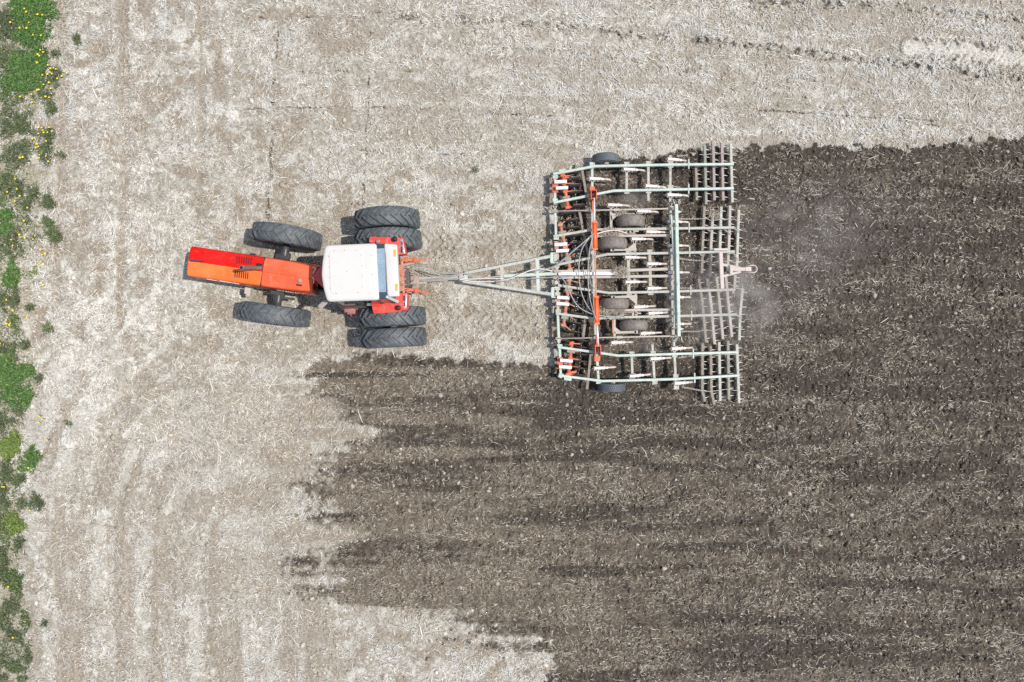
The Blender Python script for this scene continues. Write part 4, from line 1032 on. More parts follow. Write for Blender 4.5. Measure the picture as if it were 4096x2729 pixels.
mb.add(vs, fs, True); roof = rear(mb, 'roof', M['cream']); roof.data.set_sharp_from_angle(angle=math.radians(35))
pan = [w2(lr(Z2(x, y, RZ))) for x, y in ((285, 548), (612, 536), (632, 958), (298, 968))]
mb = MB(); pp = rounded([Vector(p) for p in pan], .10, 5); n = len(pp); cx = sum(p[0] for p in pp) / n; cy = sum(p[1] for p in pp) / n
rings = [(1.0, 2.99), (.99, 3.010), (.97, 3.014)]
vs = [(cx + (x - cx) * k, cy + (y - cy) * k, z) for k, z in rings for x, y in pp]; fs = [tuple(range(len(vs) - 1, len(vs) - n - 1, -1))]
for j in range(2): fs += [(j * n + i, j * n + (i + 1) % n, (j + 1) * n + (i + 1) % n, (j + 1) * n + i) for i in range(n)]
mb.add(vs, fs, False); rear(mb, 'roof_hatch', M['cream'], parent=roof)
mb = MB()
for x, y in ((337, 548), (437, 545), (548, 541), (285, 603), (603, 592), (290, 708), (610, 695), (295, 810), (614, 798), (300, 913), (618, 902), (356, 965), (568, 957), (458, 750), (710, 780), (700, 590)):
    p = lr(Z2(x, y, RZ)); mb.lathe([(0, .008), (.010, .007), (.012, 0)], 8, 'Z', True, (p.x, p.y, 3.012 if 285 <= x <= 632 else 2.999))
rear(mb, 'roof_screw', M['grease'], parent=roof)
# blue band behind the roof, dark at both ends, then the white rear cap with amber lamps
def quad(mbx, c4, z0, z1, tilt=0.0):
    mbx.prism([w2(lr(Z2(x, y, RZ))) for x, y in c4], z0, z1)
mb = MB(); quad(mb, ((748, 524), (826, 520), (842, 952), (764, 952)), 2.86, 2.945); rear(mb, 'rear_window', M['band'])
mb = MB(); quad(mb, ((744, 476), (822, 474), (826, 519), (748, 523)), 2.86, 2.94); quad(mb, ((764, 954), (842, 953), (862, 1004), (776, 1018)), 2.86, 2.94); rear(mb, 'window_end', M['band_dark'], .01)
mb = MB(); quad(mb, ((822, 474), (945, 484), (970, 992), (866, 998), (848, 960)), 2.84, 2.975); rear(mb, 'rear_cap', M['cream'], .03)
mb = MB()
a, c_ = lr(Z2(838, 560, 2.99)), lr(Z2(858, 960, 2.99)); mb.bar((a.x, a.y, 2.984), (c_.x, c_.y, 2.984), .012, .02)
rear(mb, 'cap_seam', M['grease'])
for x, y in ((931, 571), (948, 906)):
    p = lr(Z2(x, y, 2.97)); mb = MB(); mb.box((p.x, p.y, 2.955), (.058, .172, .07), math.radians(-1)); rear(mb, 'beacon_lamp', M['lamp_amber'], .008)
# rear wall, ledge
mb = MB(); mb.add([(-.47, -.58, 2.84), (-.47, .55, 2.84), (-.36, .55, 2.5), (-.36, -.58, 2.5), (-.30, -.58, 1.5), (-.30, .55, 1.5), (-.26, -.58, 1.5), (-.26, .55, 1.5), (-.26, -.58, 2.84), (-.26, .55, 2.84)], [(0, 1, 2, 3), (3, 2, 5, 4), (4, 5, 7, 6), (6, 7, 9, 8), (8, 9, 1, 0), (0, 3, 4, 6, 8), (1, 9, 7, 5, 2)]); mb.bar((-.50, -.54, 2.85), (-.50, .51, 2.85), .06, .20)
rear(mb, 'rear_wall', M['greywall'], .01)
mb = MB(); mb.box((-.335, 0, 2.0), (.03, .98, .8)); rear(mb, 'back_window', M['glass'])
# white strut from cap to left fender
mb = MB(); mb.bar(lr(Z2(862, 1004, 2.95)), lr(Z2(966, 1052, 2.05)), .07, .05); rear(mb, 'cab_strut', M['cream'])
mb = MB(); vs = [lr(Z2(775, 1022, 2.84)), lr(Z2(862, 1006, 2.84)), lr(Z2(940, 1060, 2.0)), lr(Z2(800, 1040, 2.0))]
vs = vs + [v + Vector((0, -.03, 0)) for v in vs]; mb.add(vs, [(0, 1, 2, 3), (7, 6, 5, 4), (0, 4, 5, 1), (1, 5, 6, 2), (2, 6, 7, 3), (3, 7, 4, 0)]); rear(mb, 'quarter_panel', M['cowl_red'])
# fenders with lamp housings
FZ = 1.98
def fender(c4, cap4, lamp4, lens, s, lab):
    pts = [lr(Z2(x, y, FZ)) for x, y in c4]
    # top sheet rolled down at the front and outer edge
    mb = MB(); mb.prism(rounded([Vector(w2(p)) for p in pts], .03, 3), FZ - .04, FZ)
    o = rear(mb, 'fender', M['fender_red'], .012); tag(o, lab)
    out = max(p.y * s for p in pts)
    mb = MB(); mb.prism([w2(lr(Z2(x, y, FZ))) for x, y in cap4], FZ - .36, FZ - .005); rear(mb, 'lamp_housing', M['fender_red'], .015, parent=o)
    mb = MB(); mb.prism([w2(lr(Z2(x, y, FZ))) for x, y in lamp4], FZ - .30, FZ + .012); rear(mb, 'lamp_frame', M['lamp_chrome'], .012, parent=o)
    mb = MB(); mb.prism([w2(lr(Z2(x, y, FZ))) for x, y in lens], FZ - .2, FZ + .022); rear(mb, 'tail_lamp', M['lamp_red'], .008, parent=o)
    return o
f1_ = fender(((682, 409), (962, 417), (972, 472), (968, 585), (900, 582), (738, 470), (676, 467)), ((948, 418), (1006, 424), (1036, 578), (946, 588), (942, 470)), ((982, 436), (1008, 436), (1030, 574), (986, 574)), ((990, 458), (1008, 458), (1010, 496), (992, 496)), -1, 'red right rear fender with tail lamp')
f2_ = fender(((698, 1068), (722, 1166), (985, 1143), (1008, 1128), (1000, 962), (944, 962), (930, 1052)), ((998, 962), (1052, 962), (1044, 1128), (1006, 1138)), ((1008, 978), (1048, 978), (1042, 1112), (1012, 1112)), ((1018, 1050), (1036, 1050), (1036, 1090), (1018, 1090)), 1, 'red left rear fender with tail lamp')
for fo_, l4 in ((f1_, ((990, 505), (1004, 505), (1008, 568), (992, 568))), (f2_, ((1014, 988), (1032, 988), (1030, 1042), (1015, 1042)))):
    mb = MB(); mb.prism([w2(lr(Z2(x, y, FZ))) for x, y in l4], FZ - .2, FZ + .020); rear(mb, 'lamp_glass', M['black'], .006, parent=fo_)
for x, y in ((926, 432), (962, 1106)):
    p = lr(Z2(x, y, FZ + .12)); mb = MB(); mb.lathe([(0, -.06), (.05, -.06), (.066, -.02), (.066, .03), (.05, .045), (0, .045)], 18, 'X', True, (p.x, p.y, FZ + .09)); mb.tube([(p.x, p.y, FZ - .02), (p.x, p.y, FZ + .05)], .02, 8)
    rear(mb, 'work_lamp', M['black'])
mb = MB(); p = lr(Z2(768, 458, FZ)); mb.box((p.x, p.y, FZ + .03), (.10, .07, .07)); rear(mb, 'fender_bracket', M['grease'], .01)
# mirror plate on its arm, steps
p = [lr(Z2(x, y, 2.35)) for x, y in ((172, 1090), (245, 1022), (278, 1052), (204, 1126))]
mb = MB(); mb.prism([w2(q) for q in p], 2.30, 2.36); mb.bar(lr(Z2(258, 1038, 2.36)), (1.12, .62, 2.5), .03, .03); rear(mb, 'mirror', M['mud_plate'], .008)
mb = MB()
for z, o_ in ((1.28, 0.0), (.95, .07), (.62, .14)):
    mb.box((1.10, .80 + o_ * .6, z), (.30, .15, .035))
for x in (.95, 1.25): mb.bar((x, .79, 1.35), (x, .92, .55), .025, .05)
rear(mb, 'cab_step', M['step_red'], .006)
# ---- rear linkage
mb = MB(); mb.box((-.28, 0, .98), (.22, .74, .36)); mb.box((-.36, -.12, 1.18), (.14, .16, .12)); mb.box((-.36, .16, 1.16), (.12, .12, .12)); mb.tube([(-.36, -.44, 1.10), (-.36, .44, 1.10)], .05, 10)
for y in (-.34, -.20, .03, .30): mb.box((-.42, y, 1.0), (.07, .05, .26))
rear(mb, 'hitch_housing', M['orange_dusty'], .02)
mb = MB()
for k in range(4): mb.box((-.50, -.16 + .10 * k, .98 + .05 * (k % 2)), (.10, .05, .10))
mb.box((-.60, .06, .80), (.16, .24, .09)); mb.box((-.70, .10, .74), (.12, .34, .07)); mb.box((-.56, -.12, .86), (.08, .07, .12)); mb.tube([(-.40, -.24, 1.14), (-.54, -.2, 1.02), (-.66, -.06, .88)], .018, 6); mb.tube([(-.42, .2, 1.14), (-.56, .16, 1.0), (-.64, .05, .86)], .018, 6); mb.tube([(-.38, -.30, 1.16), (-.50, -.27, 1.0), (-.70, -.16, .86), (-.78, -.10, .84)], .018, 6)
rear(mb, 'hydraulic_couplers', M['grease'], .008)
for pts in (((128, 352), (172, 300), (215, 298), (330, 300), (400, 300), (520, 272)), ((140, 690), (190, 695), (235, 690), (345, 706), (415, 720), (540, 742))):
    w_ = [lr(Z9(x, y, z)) for (x, y), z in zip(pts, (1.05, 1.0, .85, .72, .62, .45))]
    mb = MB(); mb.tube(w_[:2], .05, 10); mb.sweep([w_[1], w_[2], w_[3]], .085, .07); mb.sweep([w_[3] + Vector((0, 0, .012)), w_[4]], .06, .05)
    mb.box((w_[2].x, w_[2].y, w_[2].z + .02), (.07, .16, .10)); mb.box((w_[3].x, w_[3].y, w_[3].z + .02), (.08, .15, .08)); mb.tube([w_[4], w_[5]], [.025, .008], 6)
    rear(mb, 'lift_arm', M['orange'], .006)
mb = MB(); a, c_ = lr(Z9(165, 365, .8)), lr(Z9(300, 340, .7)); mb.bar(a, c_, .07, .08); rear(mb, 'sway_link', M['grease'], .01); mb = MB(); a, c_ = lr(Z9(190, 715, .7)), lr(Z9(380, 745, .5)); mb.bar(a, c_, .06, .08); rear(mb, 'sway_link', M['grease'], .01); mb = MB(); mb.bar((-.3, .09, .62), (-.95, .09, .56), .14, .06); rear(mb, 'drawbar', M['grease'], .01)
# ------------------------------------------------------------------ field cultivator
CO = Vector((1.9, 1.72, 0))
cult = empty('field_cultivator', CO)
tag(cult, 'wide mint green field cultivator with orange disc gangs, white springs and trailing spike harrow', 'cultivator')
def part(mb, name, mat, label=None, parent=None, bevel=0.0):
    o = mb.build(name, M[mat], parent or cult, bevel=bevel, shift=CO)
    if label: o['label'] = label
    return o
ZB_, ZC_ = 0.52, 0.42        # tops of the long beams and of the cross bars

# long beams
def beam(pts, mat, w=.071, h=.09, z=ZB_, name='frame_beam', label=None, brackets=()):
    mb = MB(); mb.sweep(pts, w, h)
    for p in brackets:
        p = Vector(p); p.z = z + .012; mb.bar(p + Vector((0, .14, 0)), p + Vector((0, -.14, 0)), .035, .05)
    return part(mb, name, mat, label)
z = ZB_
beam([Z4(115, 508, z), Z4(700, 398, z), Z4(1812, 377, z), Z5(1168, 370, z)], 'mint', brackets=[Z5(540, 370, z)])
beam([Z4(120, 908, z), Z4(955, 742, z), Z4(1812, 724, z), Z5(1168, 708, z)], 'mint', brackets=[Z5(540, 717, z)])
beam([Z4(120, 1378, z), Z4(660, 1285, z), Z4(1730, 1270, z), Z5(1178, 1254, z)], 'mint_dusty', brackets=[Z5(545, 1257, z)])
beam([Z4(705, 1374, z - .02), Z4(1760, 1364, z - .02)], 'tan', .07)
beam([Z6(150, 437, z), Z6(980, 264, z), Z6(2038, 242, z), Z7(1330, 221, z)], 'mint_dusty', brackets=[Z7(622, 227, z)])
beam([Z6(130, 535, z - .04), Z6(1120, 522, z - .04), Z6(1960, 492, z - .04)], 'tan', .085)
beam([Z6(130, 630, z - .04), Z6(1980, 603, z - .04)], 'tan', .08)
beam([Z6(212, 570, z + .06), Z6(1140, 562, z + .06)], 'spring_white', .085, .085, name='tongue_extension', label='pale dusty centre tube of the frame')
beam([Z6(205, 750, z), Z6(1000, 870, z), Z6(2038, 847, z), Z7(1340, 817, z)], 'mint_dusty', brackets=[Z7(638, 832, z)])
beam([Z6(170, 1190, z), Z6(790, 1275, z), Z6(980, 1257, z), Z6(2038, 1234, z), Z7(1360, 1208, z)], 'mint_dusty', brackets=[Z7(652, 1226, z)])
beam([Z6(830, 1147, z - .02), Z6(2010, 1132, z - .02)], 'tan', .07)
beam([Z8(140, 375, z), Z8(795, 468, z), Z8(2095, 431, z)], 'mint', brackets=[Z8(1605, 445, z)])
beam([Z8(150, 682, z), Z8(625, 744, z), Z8(1420, 722, z), Z8(2105, 683, z)], 'mint', brackets=[Z8(1620, 710, z)])
for a, c_ in ((Z4(105, 1029, z), Z4(1790, 992, z)), (Z8(120, 284, z), Z8(1420, 255, z))):
    mb = MB(); mb.tube([a, c_], .022, 8)
    for t in (.02, .33, .53, .97):
        q = a.lerp(c_, t); mb.box((q.x, q.y, q.z - .03), (.16, .07, .08))
    part(mb, 'hinge_rod', 'tan')

# cross bars
def cross(a, c_, mat, w=.074, h=.09, plates=(), name='frame_crossbar', label=None):
    mb = MB(); mb.bar(a, c_, w, h)
    for t in plates:
        q = a.lerp(c_, t); mb.box((q.x, q.y, q.z + .004), (.15, .10, .05))
        for s in (-1, 1): mb.tube([(q.x + s * .055, q.y, q.z), (q.x + s * .055, q.y, q.z + .05)], .014, 6)
    return part(mb, name, mat, label)
z = ZC_
cross(Z4(140, 485, z), Z4(141, 935, z), 'mint', plates=(.15, .88))
cross(Z4(139, 1000, z), Z4(157, 1420, z), 'mint', plates=(.96,))
cross(Z6(170, 60, z), Z6(206, 1180, z), 'mint_dusty', .085, plates=(.21, .26, .35, .58, .66, .74, .98))
cross(Z6(200, 1180, z), Z8(152, 330, z), 'mint', plates=())
cross(Z8(158, 345, z), Z8(172, 712, z), 'mint', plates=(.05, .92))
cross(Z4(657, 355, z), Z4(659, 920, z), 'mint', plates=(.03,))
cross(Z4(658, 1000, z), Z4(664, 1568, z), 'tan'); cross(Z6(752, 180, z), Z6(772, 900, z), 'tan', .085, plates=(.08, .5, .93)); cross(Z6(772, 905, z), Z8(552, 330, z), 'tan', .085)
cross(Z8(553, 345, z), Z8(582, 775, z), 'mint', plates=(.95,))
cross(Z4(1137, 360, z), Z4(1139, 780, z), 'mint_dusty', plates=(.02, .96))
cross(Z4(1441, 336, z), Z4(1442, 885, z), 'mint_dusty', plates=(.04, .77))
cross(Z4(1748, 250, z), Z4(1746, 900, z), 'mint_dusty', plates=(.16, .23, .68))
cross(Z4(1747, 960, z), Z4(1755, 1550, z), 'tan', .085, plates=(.05,)); cross(Z6(1975, 0, z), Z6(2012, 1560, z), 'tan', .092, plates=(.20, .42, .5))
cross(Z8(1394, 300, z), Z8(1420, 825, z), 'mint_dusty', plates=(.32, .74, .98))
cross(Z4(920, 955, z), Z4(922, 1262, z), 'tan')
cross(Z6(1303, 222, z), Z6(1316, 905, z), 'tan', .095, plates=(.01, .98)); cross(Z6(1640, 215, z), Z6(1656, 890, z), 'tan', .09, plates=(.01, .98))
cross(Z4(1238, 1290, z), Z4(1246, 1545, z), 'tan', .07); cross(Z6(1422, 880, z), Z6(1432, 1225, z), 'tan', .07); cross(Z6(1405, 40, z), Z6(1410, 230, z), 'tan', .07)
cross(Z8(938, 435, z), Z8(946, 690, z), 'mint_dusty', plates=(.03,)); cross(Z8(1163, 345, z), Z8(1187, 772, z), 'mint_dusty', plates=(.22, .97))
cross(Z6(1376, 1150, z), Z6(1380, 1240, z), 'tan', .07); cross(Z4(1192, 1290, z), Z4(1194, 1375, z), 'tan', .07)
cross(Z6(1664, 1140, z), Z6(1668, 1285, z), 'tan', .07); cross(Z4(1452, 1240, z), Z4(1456, 1380, z), 'tan', .07)
# end clevises between the wings and the centre section
for q in (Z4(139, 955, .43), Z4(657, 940, .43), Z5(284, 920, .43), Z8(150, 300, .43), Z8(548, 330, .43), Z8(1396, 285, .43)):
    mb = MB(); mb.bar(q + Vector((-.05, 0, 0)), q + Vector((-.012, -.09, 0)), .022, .06); mb.bar(q + Vector((.05, 0, 0)), q + Vector((.012, -.09, 0)), .022, .06); mb.bar(q + Vector((0, -.085, 0)), q + Vector((0, -.22, 0)), .03, .06)
    part(mb, 'wing_clevis', 'mint_dusty')
for pl in ([Z4(x, y, .45) for x, y in ((190, 455), (270, 432), (292, 455), (200, 482))], [Z8(x, y, .45) for x, y in ((205, 700), (290, 712), (285, 742), (210, 732))]):
    mb = MB(); mb.prism([w2(p) for p in pl], .36, .45); part(mb, 'corner_plate', 'mint')
for f_, c4 in ((Z4, ((245, 828), (345, 808), (352, 835), (258, 858))), (Z4, ((185, 1318), (292, 1295), (300, 1325), (200, 1345))), (Z6, ((310, 330), (410, 315), (418, 365), (320, 385))), (Z6, ((320, 790), (430, 800), (425, 850), (305, 840))), (Z6, ((262, 1225), (372, 1240), (365, 1285), (250, 1272))), (Z8, ((242, 405), (330, 420), (322, 445), (240, 432)))):
    mb = MB(); mb.prism([w2(f_(x, y, .49)) for x, y in c4], .41, .49); part(mb, 'gang_hanger', 'dirty_mint')

# the raised cross tube with its brace
z = .80
mb = MB(); mb.bar(Z5(370, 930, z), Z7(458, 1552, z), .095, .095)
for p in (Z7(420, 278, z), Z7(432, 738, z), Z7(440, 1195, z), Z5(365, 1225, z)): mb.lathe([(0, .03), (.03, .03), (.04, 0)], 10, 'Z', True, tuple(p))
part(mb, 'lift_tube', 'mint', 'bright mint cross tube raised above the rear of the frame')
mb = MB(); mb.sweep([Z5(305, 1090, .70), Z7(385, 330, .70), Z7(412, 640, .70), Z7(398, 1000, .70), Z7(390, 1405, .70)], .075, .06); part(mb, 'brace_bar', 'mint')
mb = MB()
for q, s in ((Z5(340, 930, .78), 1), (Z8(1430, 262, .78), -1)):
    for dx in (0, .13): mb.tube([q + Vector((dx, 0, 0)), q + Vector((dx - .01, .07 * s, 0)), q + Vector((dx + (-.04 if dx == 0 else .04), .16 * s, -.05))], .014, 6)
for q in (Z5(400, 1035, .78), Z7(485, 1435, .78)):
    mb.prism([(q.x - .05, q.y - .05), (q.x + .10, q.y), (q.x - .05, q.y + .05)], .72, .77)
mb.bar(Z5(330, 1110, .75), Z5(378, 1080, .8), .03, .03); mb.bar(Z7(330, 445, .55), Z7(430, 425, .78), .04, .03); mb.bar(Z7(330, 655, .55), Z7(430, 640, .78), .03, .03)
part(mb, 'hose_guide', 'mint')

# ---- shanks: bracket and C-shaped tine, white spring, shovel
def shank_mb():
    mb = MB()
    for s in (-1, 1): mb.bar((-.05, s * .042, .46), (.36, s * .030, .47), .012, .07)
    mb.box((.10, 0, .40), (.12, .12, .04)); mb.tube([(-.09, 0, .45), (-.03, 0, .45)], .014, 6); mb.tube([(-.03, -.06, .45), (-.03, .06, .45)], .016, 6)
    for x, y in ((-.02, -.065), (.03, -.07), (.09, -.07), (.22, -.065), (.28, .05)): mb.box((x, y, .45), (.025, .02, .03))
    pts = [(.24, .445), (.34, .47), (.46, .475), (.56, .43), (.61, .33), (.60, .20), (.52, .08), (.46, -.02)]
    vs = []
    for i, (x, zz) in enumerate(pts):
        a = pts[min(i + 1, len(pts) - 1)]; c_ = pts[max(i - 1, 0)]; dx, dz = a[0] - c_[0], a[1] - c_[1]; l = math.hypot(dx, dz); nx_, nz_ = -dz / l * .012, dx / l * .012
        vs += [(x + nx_, -.024, zz + nz_), (x + nx_, .024, zz + nz_), (x - nx_, .024, zz - nz_), (x - nx_, -.024, zz - nz_)]
    fs = [(0, 1, 2, 3), tuple(len(vs) - 4 + k for k in (3, 2, 1, 0))]
    for j in range(len(pts) - 1): fs += [(j * 4 + i, j * 4 + (i + 1) % 4, j * 4 + 4 + (i + 1) % 4, j * 4 + 4 + i) for i in range(4)]
    return mb.add(vs, fs)
def coil(L, r, n):
    prof = [(0, 0), (r * .8, 0)]
    for i in range(n):
        x = L * (i + .5) / n; prof += [(r * .86, x - L * .35 / n), (r, x), (r * .86, x + L * .35 / n)]
    return prof + [(r * .8, L), (0, L)]
sh0 = shank_mb().build('shank', M['shank'], cult)
mb = MB(); mb.lathe(coil(.31, .047, 9), 10, 'X', True, (-.03, 0, .475)); mb.tube([(.28, 0, .475), (.37, 0, .475)], [.042, .030], 8); sp0 = mb.build('spring', M['spring'], sh0)
mb = MB(); vs = [(.42, 0, .02), (.50, -.09, -.03), (.53, 0, .0), (.50, .09, -.03), (.40, 0, -.10)]; mb.add(vs, [(0, 1, 2), (0, 2, 3), (1, 4, 3, 2), (0, 4, 1), (0, 3, 4)]); sv0 = mb.build('shovel', M['disc'], sh0)
SH = [Z4(1070, 440, .5), Z4(590, 570, .5), Z4(1375, 672, .5), Z4(1685, 298, .5), Z4(1680, 797, .5), Z4(850, 938, .5), Z4(1255, 1025, .5), Z4(1385, 1312, .5), Z4(1180, 1412, .5), Z4(1685, 1170, .5), Z4(1690, 1505, .5),
      Z6(1225, 310, .5), Z6(1570, 412, .5), Z6(1230, 697, .5), Z6(1575, 800, .5), Z6(1365, 1092, .5), Z6(1590, 1190, .5), Z6(1465, 1505, .5), Z6(1905, 548, .5), Z6(1925, 940, .5), Z6(1930, 1360, .5),
      Z8(695, 327, .5), Z8(1350, 393, .5), Z8(1120, 502, .5), Z8(510, 605, .5), Z8(895, 690, .5), Z8(1380, 768, .5)]
rk = random.Random(2)
for k, p in enumerate(SH):
    py = 1364.5 - p.y * FPX / (H - .5)
    an = np.interp(py, [640, 900, 1200, 1540], [-4.5, -1.5, 1.5, 4.0]) + rk.uniform(-1.2, 1.2)
    l = (p.x + .09 - CO.x, p.y - CO.y, 0)
    if k == 0: sh0.location = l; sh0.rotation_euler = (0, 0, math.radians(an))
    else: copy_tree(sh0, cult, l, math.radians(an))

# ---- disc gangs
def disc_mb():
    mb = MB(); mb.lathe([(.03, .0), (.12, .012), (.20, .035), (.255, .065), (.258, .060), (.20, .027), (.12, .004), (.03, -.008), (.03, .0)], 28, 'Y'); return mb
disc0 = None
def gang(tube, axle, nd, springs, plates, dirty, label):
    global disc0
    a, c_ = tube; mb = MB(); mb.tube([a, c_], .052, 12)
    d = (c_ - a)
    ax0, ax1 = axle
    for t in np.linspace(.06, .96, 5):                      # arms from the tube back to the axle
        q = a.lerp(c_, t); r_ = ax0.lerp(ax1, t); mb.bar(q + Vector((0, 0, .03)), Vector((r_.x - .03, r_.y, .34)), .03, .05)
        mb.box((q.x, q.y, q.z), (.13, .07, .12), 0.2)
    g = part(mb, 'disc_gang', 'orange_dusty' if dirty else 'orange', label)
    mb = MB(); n_ = nd * 2; pts = []; rs_ = []
    L = (ax1 - ax0).length
    for k in range(nd - 1):                                  # waisted spools between the discs
        for u, r in ((.04, .055), (.12, .055), (.30, .030), (.70, .030), (.88, .055), (.96, .055)):
            pts.append(ax0.lerp(ax1, (k + u) / (nd - 1))); rs_.append(r)
    mb.tube(pts, rs_, 14); part(mb, 'gang_axle', 'axle_black', parent=g)
    for k in range(nd):
        q = ax0.lerp(ax1, k / (nd - 1)); an = math.atan2(ax1.y - ax0.y, ax1.x - ax0.x) + math.pi / 2
        if disc0 is None: dd = disc_mb().build('disc_blade', M['disc'], g); disc0 = dd
        else: dd = disc0.copy(); COL.objects.link(dd); dd.parent = g
        dd.location = q - CO; dd.rotation_euler = (0, 0, an)
    for s0, s1 in springs:
        mb = MB(); n_ = 12; pr = coil((s1 - s0).length, .055, n_)
        dv = (s1 - s0).normalized(); up = Vector((0, 0, 1)); sd = dv.cross(up).normalized(); u2 = sd.cross(dv)
        vs = []; nn = 12
        for i in range(nn):
            t = 2 * math.pi * i / nn
            for r, x in pr: vs.append(s0 + dv * x + (sd * math.sin(t) + u2 * math.cos(t)) * r)
        kk = len(pr); fs = [(i * kk + q, i * kk + q + 1, ((i + 1) % nn) * kk + q + 1, ((i + 1) % nn) * kk + q) for i in range(nn) for q in range(kk - 1)]
        mb.add(vs, fs, True); part(mb, 'spring', 'spring_white', parent=g)
    for pl in plates:
        mb = MB(); mb.prism([w2(p) for p in pl], .40, .445)
        cx = sum(p.x for p in pl) / 4
        for p in pl:
            q = p.lerp(sum(pl, Vector()) / 4, .2); mb.tube([(q.x, q.y, .44), (q.x, q.y, .465)], .016, 6)
        part(mb, 'mounting_plate', 'orange' if not dirty else 'orange_dusty', parent=g)
zt, za, zs = .40, .25, .55
gang((Z4(243, 505, zt), Z4(322, 1000, zt)), (Z4(362, 515, za), Z4(452, 985, za)), 6, [(Z4(130, 622, zs), Z4(303, 613, zs)), (Z4(150, 708, zs), Z4(320, 700, zs))], [[Z4(x, y, .445) for x, y in ((102, 602), (182, 600), (182, 768), (104, 768))]], False, 'bright orange disc gang under the upper wing')
gang((Z4(205, 1180, zt), Z6(398, 535, zt)), (Z4(345, 1080, za), Z6(520, 480, za)), 8, [(Z4(132, 1498, zs), Z4(308, 1484, zs)), (Z6(172, 215, zs), Z6(370, 203, zs))], [[Z6(x, y, .445) for x, y in ((150, 70), (212, 70), (214, 272), (152, 272))]], True, 'dusty disc gang on the upper half of the centre frame')
gang((Z6(388, 630, zt), Z6(285, 1400, zt)), (Z6(545, 660, za), Z6(425, 1500, za)), 7, [(Z6(190, 938, zs), Z6(388, 952, zs)), (Z6(178, 1035, zs), Z6(378, 1050, zs))], [[Z6(x, y, .445) for x, y in ((156, 905), (236, 905), (240, 1080), (158, 1080))]], True, 'dusty disc gang on the lower half of the centre frame')
gang((Z8(292, 312, zt), Z8(250, 682, zt)), (Z8(395, 320, za), Z8(352, 690, za)), 6, [(Z8(163, 517, zs), Z8(298, 528, zs)), (Z8(152, 585, zs), Z8(288, 597, zs))], [[Z8(x, y, .445) for x, y in ((133, 488), (192, 486), (196, 606), (138, 608))]], False, 'bright orange disc gang under the lower wing')
for pl in ([Z4(x, y, .40) for x, y in ((262, 512), (362, 572), (368, 592), (275, 592))], [Z8(x, y, .40) for x, y in ((272, 640), (345, 632), (338, 652), (272, 682))]):
    mb = MB(); mb.prism([w2(p) for p in pl], .36, .40); part(mb, 'disc_shield', 'orange')

# weathered slanted boards behind the discs
for a, c_, mt in ((Z4(498, 345, .36), Z4(605, 960, .36), 'board'), (Z4(478, 1028, .36), Z6(690, 330, .36), 'board'), (Z6(694, 870, .36), Z6(598, 1560, .36), 'board'), (Z8(508, 335, .36), Z8(455, 832, .36), 'board')):
    mb = MB(); mb.bar(a, c_, .075, .06); part(mb, 'levelling_bar', mt)

# ---- wing cylinders
def cylinder(rod0, rod1, bar0, bar1, lab):
    mb = MB(); mb.tube([bar0, bar1], .050, 14)
    dv = (bar1 - bar0).normalized(); sd = dv.cross(Vector((0, 0, 1))).normalized()
    for q in (bar0, bar1): mb.box((q.x, q.y, q.z), (.14, .05, .13))
    for s in (-1, 1): mb.tube([bar0 + sd * s * .062, bar1 + sd * s * .062], .011, 6)
    cy = part(mb, 'hydraulic_cylinder', 'orange_bright', lab)
    mb = MB(); mb.tube([rod0, rod1], .026, 10); part(mb, 'piston_rod', 'chrome', parent=cy)
    return cy
zc = .74
cylinder(Z4(685, 845, zc), Z4(690, 1190, zc), Z4(690, 1185, zc), Z6(785, 185, zc), 'orange hydraulic cylinder lifting the upper wing')
cylinder(Z8(575, 365, zc), Z6(818, 1345, zc), Z6(813, 1350, zc), Z6(803, 935, zc), 'orange hydraulic cylinder lifting the lower wing')
mb = MB(); mb.sweep([Z6(787, 190, .72), Z6(795, 560, .72), Z6(801, 930, .72)], .042, .04); part(mb, 'cylinder_link', 'orange_dusty')
for c4 in ([Z4(x, y, .5) for x, y in ((624, 684), (696, 684), (696, 745), (626, 745))], [Z4(x, y, .5) for x, y in ((626, 850), (698, 860), (694, 897), (624, 895))], [Z8(x, y, .5) for x, y in ((528, 364), (590, 362), (590, 392), (530, 390))], [Z8(x, y, .5) for x, y in ((535, 470), (600, 470), (596, 528), (536, 530))]):
    mb = MB(); mb.prism([w2(p) for p in c4], .36, .50); part(mb, 'cylinder_mount', 'orange')
for q, s in ((Z4(682, 795, .78), 1), (Z8(574, 405, .78), -1)):
    mb = MB()
    for dx in (-.075, .075): mb.bar(q + Vector((dx, .13, 0)), q + Vector((dx, -.14, 0)), .022, .34)
    mb.bar(q + Vector((-.07, .13, 0)), q + Vector((.07, .13, 0)), .03, .34); mb.tube([q + Vector((-.09, -.1 * s, -.05)), q + Vector((.09, -.1 * s, -.05))], .02, 8)
    mb.bar(q + Vector((.0, -.12 * s, -.2)), q + Vector((.0, -.42 * s, -.22)), .06, .16)
    part(mb, 'cylinder_clevis', 'orange')

